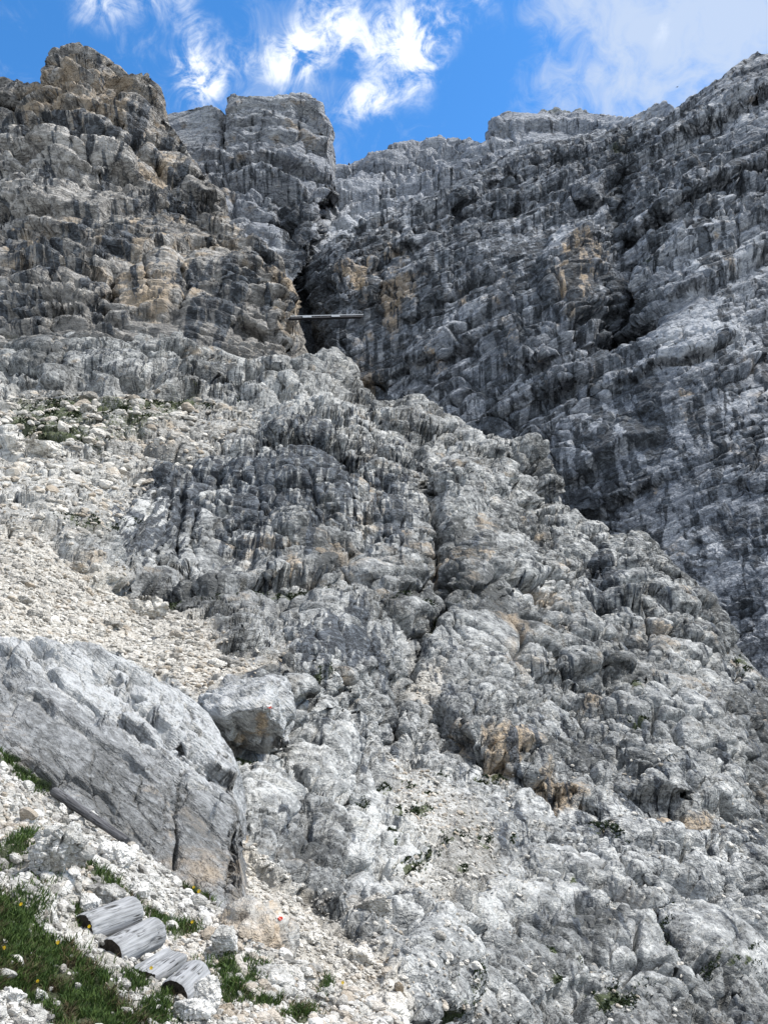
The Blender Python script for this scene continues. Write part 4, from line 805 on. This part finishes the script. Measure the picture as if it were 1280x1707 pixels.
# ------------------------------------------------------------------ footbridge across the gully
def box_mesh(name, cx, cy, cz, sx, sy, sz, mat, parent, bev=.02):
    bm = bmesh.new(); bmesh.ops.create_cube(bm, size=1); bmesh.ops.scale(bm, vec=(sx, sy, sz), verts=bm.verts)
    bmesh.ops.bevel(bm, geom=list(bm.edges), offset=bev, segments=1, affect='EDGES'); bmesh.ops.translate(bm, vec=(cx, cy, cz), verts=bm.verts)
    me = bpy.data.meshes.new(name); bm.to_mesh(me); bm.free(); me.materials.append(mat); o = bpy.data.objects.new(name, me); C.objects.link(o); o.parent = parent; return o
def metal(name, col, r=.5, mt=.3):
    m, t, b = new_mat(name, r, .4); P = t.put('ShaderNodeTexCoord').outputs['Object']
    t.link(t.mix(t.noise(P, 3, 6, .7), tuple(c * .7 for c in col), tuple(min(1, c * 1.2) for c in col)), b.inputs['Base Color']); b.inputs['Metallic'].default_value = mt; return m
M_steel = metal('galvanised_steel', (.30, .32, .34)); M_deck = metal('dark_bridge_timber', (.035, .035, .04), .8, 0); M_panel = metal('pale_bracket', (.33, .36, .39), .5, 0)
A, B = Vector(at(484, 529, 203)), Vector(at(606, 526, 216)); L = (B - A).length
br = bpy.data.objects.new('footbridge', None); C.objects.link(br); br.location = A
dx = (B - A).normalized(); yy = Vector((0, 0, 1)).cross(dx).normalized(); zz_ = dx.cross(yy)
br.rotation_euler = Matrix((dx, yy, zz_)).transposed().to_euler()
tag(br, 'slender footbridge spanning the dark gully between the two walls', 'footbridge')
box_mesh('deck', L / 2, .65, 0, L, 1.3, .22, M_deck, br)
for s_ in (0, 1.3): box_mesh('girder', L / 2, s_, -.22, L, .16, .36, M_deck, br)
for s_ in (-.10, 1.40): box_mesh('handrail', L / 2, s_, .32, L, .10, .24, M_steel, br)
for f in (.215, .60): box_mesh('hanging_panel', L * f, -.2, .05, 3.0, .08, .62, M_panel, br)
for k in range(11):
    box_mesh('post', .6 + k * (L - 1.2) / 10, -.03, .16, .07, .07, .42, M_steel, br, .005)

# ------------------------------------------------------------------ small plants
def leafmat(name, a, b_, tr=0.2):
    m, t, b = new_mat(name, .7, .2); v = t.attr('tint'); t.link(t.mix(v, a, b_), b.inputs['Base Color'])
    return m
M_grass = leafmat('alpine_grass', (.018, .042, .012), (.085, .13, .030)); M_dry = leafmat('dry_heath', (.035, .028, .015), (.12, .095, .05)); M_moss = leafmat('cushion_leaves', (.008, .016, .006), (.030, .046, .015))
def blades(S, x, y, hpx, wpx=.9, lean=.5):
    P, N, pix = surf(S, x, y); n = len(x); h = hpx * pix; ww = wpx * pix
    a = RNG.uniform(0, 2 * pi, n); side = np.stack([np.cos(a), np.sin(a), 0 * a], -1)
    up_ = np.array([0, 0, 1.0]) + .5 * N; d = np.stack([RNG.normal(0, lean, n), RNG.normal(0, lean, n) - .15, 0 * a], -1)
    b0 = P - N * .2 * h[:, None]; mdl = b0 + (up_ * .6 + d * .35) * h[:, None]; tp = b0 + (up_ * .95 + d * 1.1) * h[:, None]
    V = np.stack([b0 - side * ww[:, None], b0 + side * ww[:, None], mdl + side * (ww * .7)[:, None], mdl - side * (ww * .7)[:, None], tp], 1).reshape(-1, 3)
    k = np.arange(n)[:, None] * 5; F = np.concatenate([k + [0, 1, 2], k + [0, 2, 3], k + [3, 2, 4]], 1).reshape(-1, 3)
    return V, F, np.repeat(RNG.uniform(0, 1, n), 5)
def veg_obj(name, sets, mat, label):
    o_ = 0; A, B_, T_ = [], [], []
    for V, F, t_ in sets: A.append(V); B_.append(F + o_); T_.append(t_); o_ += len(V)
    return tag(mesh_obj(name, np.concatenate(A), np.concatenate(B_), mat, smooth=False, attrs=dict(tint=np.concatenate(T_))), label, 'grass', kind='stuff')
gd = lambda x, y: np.clip(np.maximum(in_poly(x, y, green_poly, 12), blobs(x, y, GREENF)), 0, 1) * (fbm(np.c_[x, y, x * 0], 40, 91, 3) > -.28)
dd = lambda x, y: np.clip(in_poly(x, y, green_poly, 12) + .5 * blobs(x, y, GREENF), 0, 1) * (fbm(np.c_[x, y, x * 0], 50, 97, 3) > .16)
x, y = sample([(-30, 1250), (700, 1740)], 30000, gd); g1 = blades(near, x, y, RNG.uniform(5, 13, 30000), .8)
veg_obj('grass', [g1], M_grass, 'dark green alpine grass growing beside the path')
x, y = sample([(-30, 1450), (560, 1740)], 7000, dd); veg_obj('heath', [blades(near, x, y, RNG.uniform(5, 12, 7000), .9, .9)], M_dry, 'brown dry heath patches mixed through the grass')
x, y = sample([(-20, 590), (1290, 1705)], 16000, lambda x, y: np.clip(blobs(x, y, GREENS), 0, 1) * (fbm(np.c_[x, y, x * 0], 26, 93, 3) > .02))
veg_obj('alpine_turf', [blades(mid, x, y, RNG.uniform(1.4, 3.4, 16000), 1.5, 1.2)], M_moss, 'small dark turf patches on ledges and in cracks')
def cushion(px, py, wpx, hpx, label, seed):
    P_, N_ = near.get(px, py); r = np.random.default_rng(seed); n = 1500; pix = P_[1] / FPX
    u = r.normal(size=(n, 3)); u /= np.linalg.norm(u, axis=1, keepdims=True); u[:, 2] = np.abs(u[:, 2]) * .9 - .15
    rr = (.55 + .45 * r.uniform(size=n)) * (1 + .35 * perlin(u * 2.3, seed)); c = u * rr[:, None] * np.array([wpx, wpx * .7, hpx]) * pix
    a = r.normal(size=(n, 3)); a /= np.linalg.norm(a, axis=1, keepdims=True); b_ = np.cross(a, u); s_ = 1.5 * pix
    V = np.stack([c - a * s_, c + b_ * s_ * .6, c + a * s_ + u * s_, c - b_ * s_ * .6], 1).reshape(-1, 3); k = np.arange(n)[:, None] * 4
    o = mesh_obj('cushion_plant', V, k + np.arange(4), M_moss, smooth=False, attrs=dict(tint=np.repeat(r.uniform(0, 1, n), 4))); o.location = P_
    return tag(o, label, 'plant', 'dark cushion plants along the foot of the slab')
cushion(12, 1266, 20, 13, 'dark green cushion plant at the slab foot, the one cut by the picture edge', 1)
cushion(32, 1290, 18, 15, 'dark green cushion plant at the slab foot, between its two neighbours', 2)
cushion(66, 1306, 17, 15, 'dark green cushion plant just above the upper end of the pole', 3)
M_pet = flat_mat('yellow_petals', (.62, .42, .02)); M_stem = flat_mat('flower_stem', (.06, .10, .02))
for k, (px, py, r_, lb) in enumerate([(146, 1553, 4.2, 'yellow flower in front of the black end of the topmost log'), (95, 1578, 5, 'yellow flower standing in the grass left of the second log'), (250, 1622, 4.6, 'yellow flower in front of the split log'),
    (318, 1546, 4, 'yellow flower in the grassy patch right of the topmost log'), (229, 1694, 5, 'yellow flower at the lower tip of the grass slope'), (3, 1590, 5, 'yellow flower at the left picture edge in the grass'), (31, 1592, 3.4, 'small pale yellow flower beside the one at the left edge'),
    (32, 1518, 4.6, 'yellow flower where the gravel strip meets the top of the grass'), (568, 1655, 4, 'yellow flower alone below the cream boulders'), (332, 1481, 5, 'brightest of the yellow flowers at the foot of the slab'), (322, 1466, 3.6, 'upper small yellow flower at the foot of the slab'), (62, 1640, 4, 'dull yellow flower amid brown heath'), (180, 1375, 3.4, 'tiny yellow flower next to the pole')]):
    P_, N_ = near.get(px, py + 9); P_ = Vector(P_); pix = P_[1] / FPX; root = bpy.data.objects.new('flower', None); C.objects.link(root); root.location = P_; root.empty_display_size = .02
    tag(root, lb, 'flower', 'yellow alpine flowers'); hgt_ = 12 * pix; rr = r_ * .68 * pix
    bm = bmesh.new(); rad = .55 * pix
    top = Vector((.1 * hgt_, -.25 * hgt_, hgt_)); rings = []
    for q in range(5):
        f = q / 4; c_ = Vector((top.x * f * f, top.y * f, top.z * f)); rings.append([bm.verts.new(c_ + Vector((cos(a) * rad, sin(a) * rad, 0))) for a in (0, 2.1, 4.2)])
    for q in range(4):
        for a in range(3): bm.faces.new((rings[q][a], rings[q][(a + 1) % 3], rings[q + 1][(a + 1) % 3], rings[q + 1][a]))
    me = bpy.data.meshes.new('stem'); bm.to_mesh(me); bm.free(); me.materials.append(M_stem); o = bpy.data.objects.new('stem', me); C.objects.link(o); o.parent = root
    bm = bmesh.new(); face = Vector((-.1, -1, .5)).normalized(); e1 = face.cross(Vector((0, 0, 1))).normalized(); e2 = e1.cross(face); cv = bm.verts.new(top - face * rr * -.15)
    npet = 7
    for q in range(npet):
        a = 2 * pi * q / npet + k; d0 = e1 * cos(a) + e2 * sin(a); d1 = e1 * cos(a + .42) + e2 * sin(a + .42); d2 = e1 * cos(a - .42) + e2 * sin(a - .42)
        v1, v2, v3 = bm.verts.new(top + d2 * rr * .7 + face * rr * .2), bm.verts.new(top + d0 * rr + face * rr * .35), bm.verts.new(top + d1 * rr * .7 + face * rr * .2)
        bm.faces.new((cv, v1, v2)); bm.faces.new((cv, v2, v3))
    me = bpy.data.meshes.new('blossom'); bm.to_mesh(me); bm.free(); me.materials.append(M_pet); o = bpy.data.objects.new('blossom', me); C.objects.link(o); o.parent = root

# ------------------------------------------------------------------ a bird high over the right ridge
P_ = Vector(at(1128, 145, 120)); bm = bmesh.new(); s_ = .32
prof = [(-.5, .02), (-.35, .10), (-.1, .16), (.2, .13), (.38, .10), (.5, .03)]; rings = []
for xx, rr in prof: rings.append([bm.verts.new((xx * s_, cos(a) * rr * s_, sin(a) * rr * s_)) for a in np.linspace(0, 2 * pi, 8, endpoint=False)])
for q in range(len(rings) - 1):
    for a in range(8): bm.faces.new((rings[q][a], rings[q][(a + 1) % 8], rings[q + 1][(a + 1) % 8], rings[q + 1][a]))
bm.faces.new(rings[0]); bm.faces.new(rings[-1][::-1])
for sg in (1, -1):
    w0 = [(.18, .05, .05), (.22, .6, .22), (.0, 1.15, .12), (-.12, .6, .20), (-.15, .05, .04)]; vs_ = [bm.verts.new((a * s_, b_ * sg * s_, c_ * s_)) for a, b_, c_ in w0]; v2_ = [bm.verts.new((a * s_, b_ * sg * s_, (c_ - .03) * s_)) for a, b_, c_ in w0]
    bm.faces.new(vs_); bm.faces.new(v2_[::-1])
    for a in range(5): bm.faces.new((vs_[a], v2_[a], v2_[(a + 1) % 5], vs_[(a + 1) % 5]))
bmesh.ops.recalc_face_normals(bm, faces=bm.faces)
me = bpy.data.meshes.new('bird'); bm.to_mesh(me); bm.free(); me.materials.append(flat_mat('black_plumage', (.02, .02, .025))); o = bpy.data.objects.new('bird', me); C.objects.link(o); o.location = P_; o.rotation_euler = (.3, 0, .5)
tag(o, 'tiny dark bird gliding against the grey cloud near the right ridge', 'bird')
#@MORE
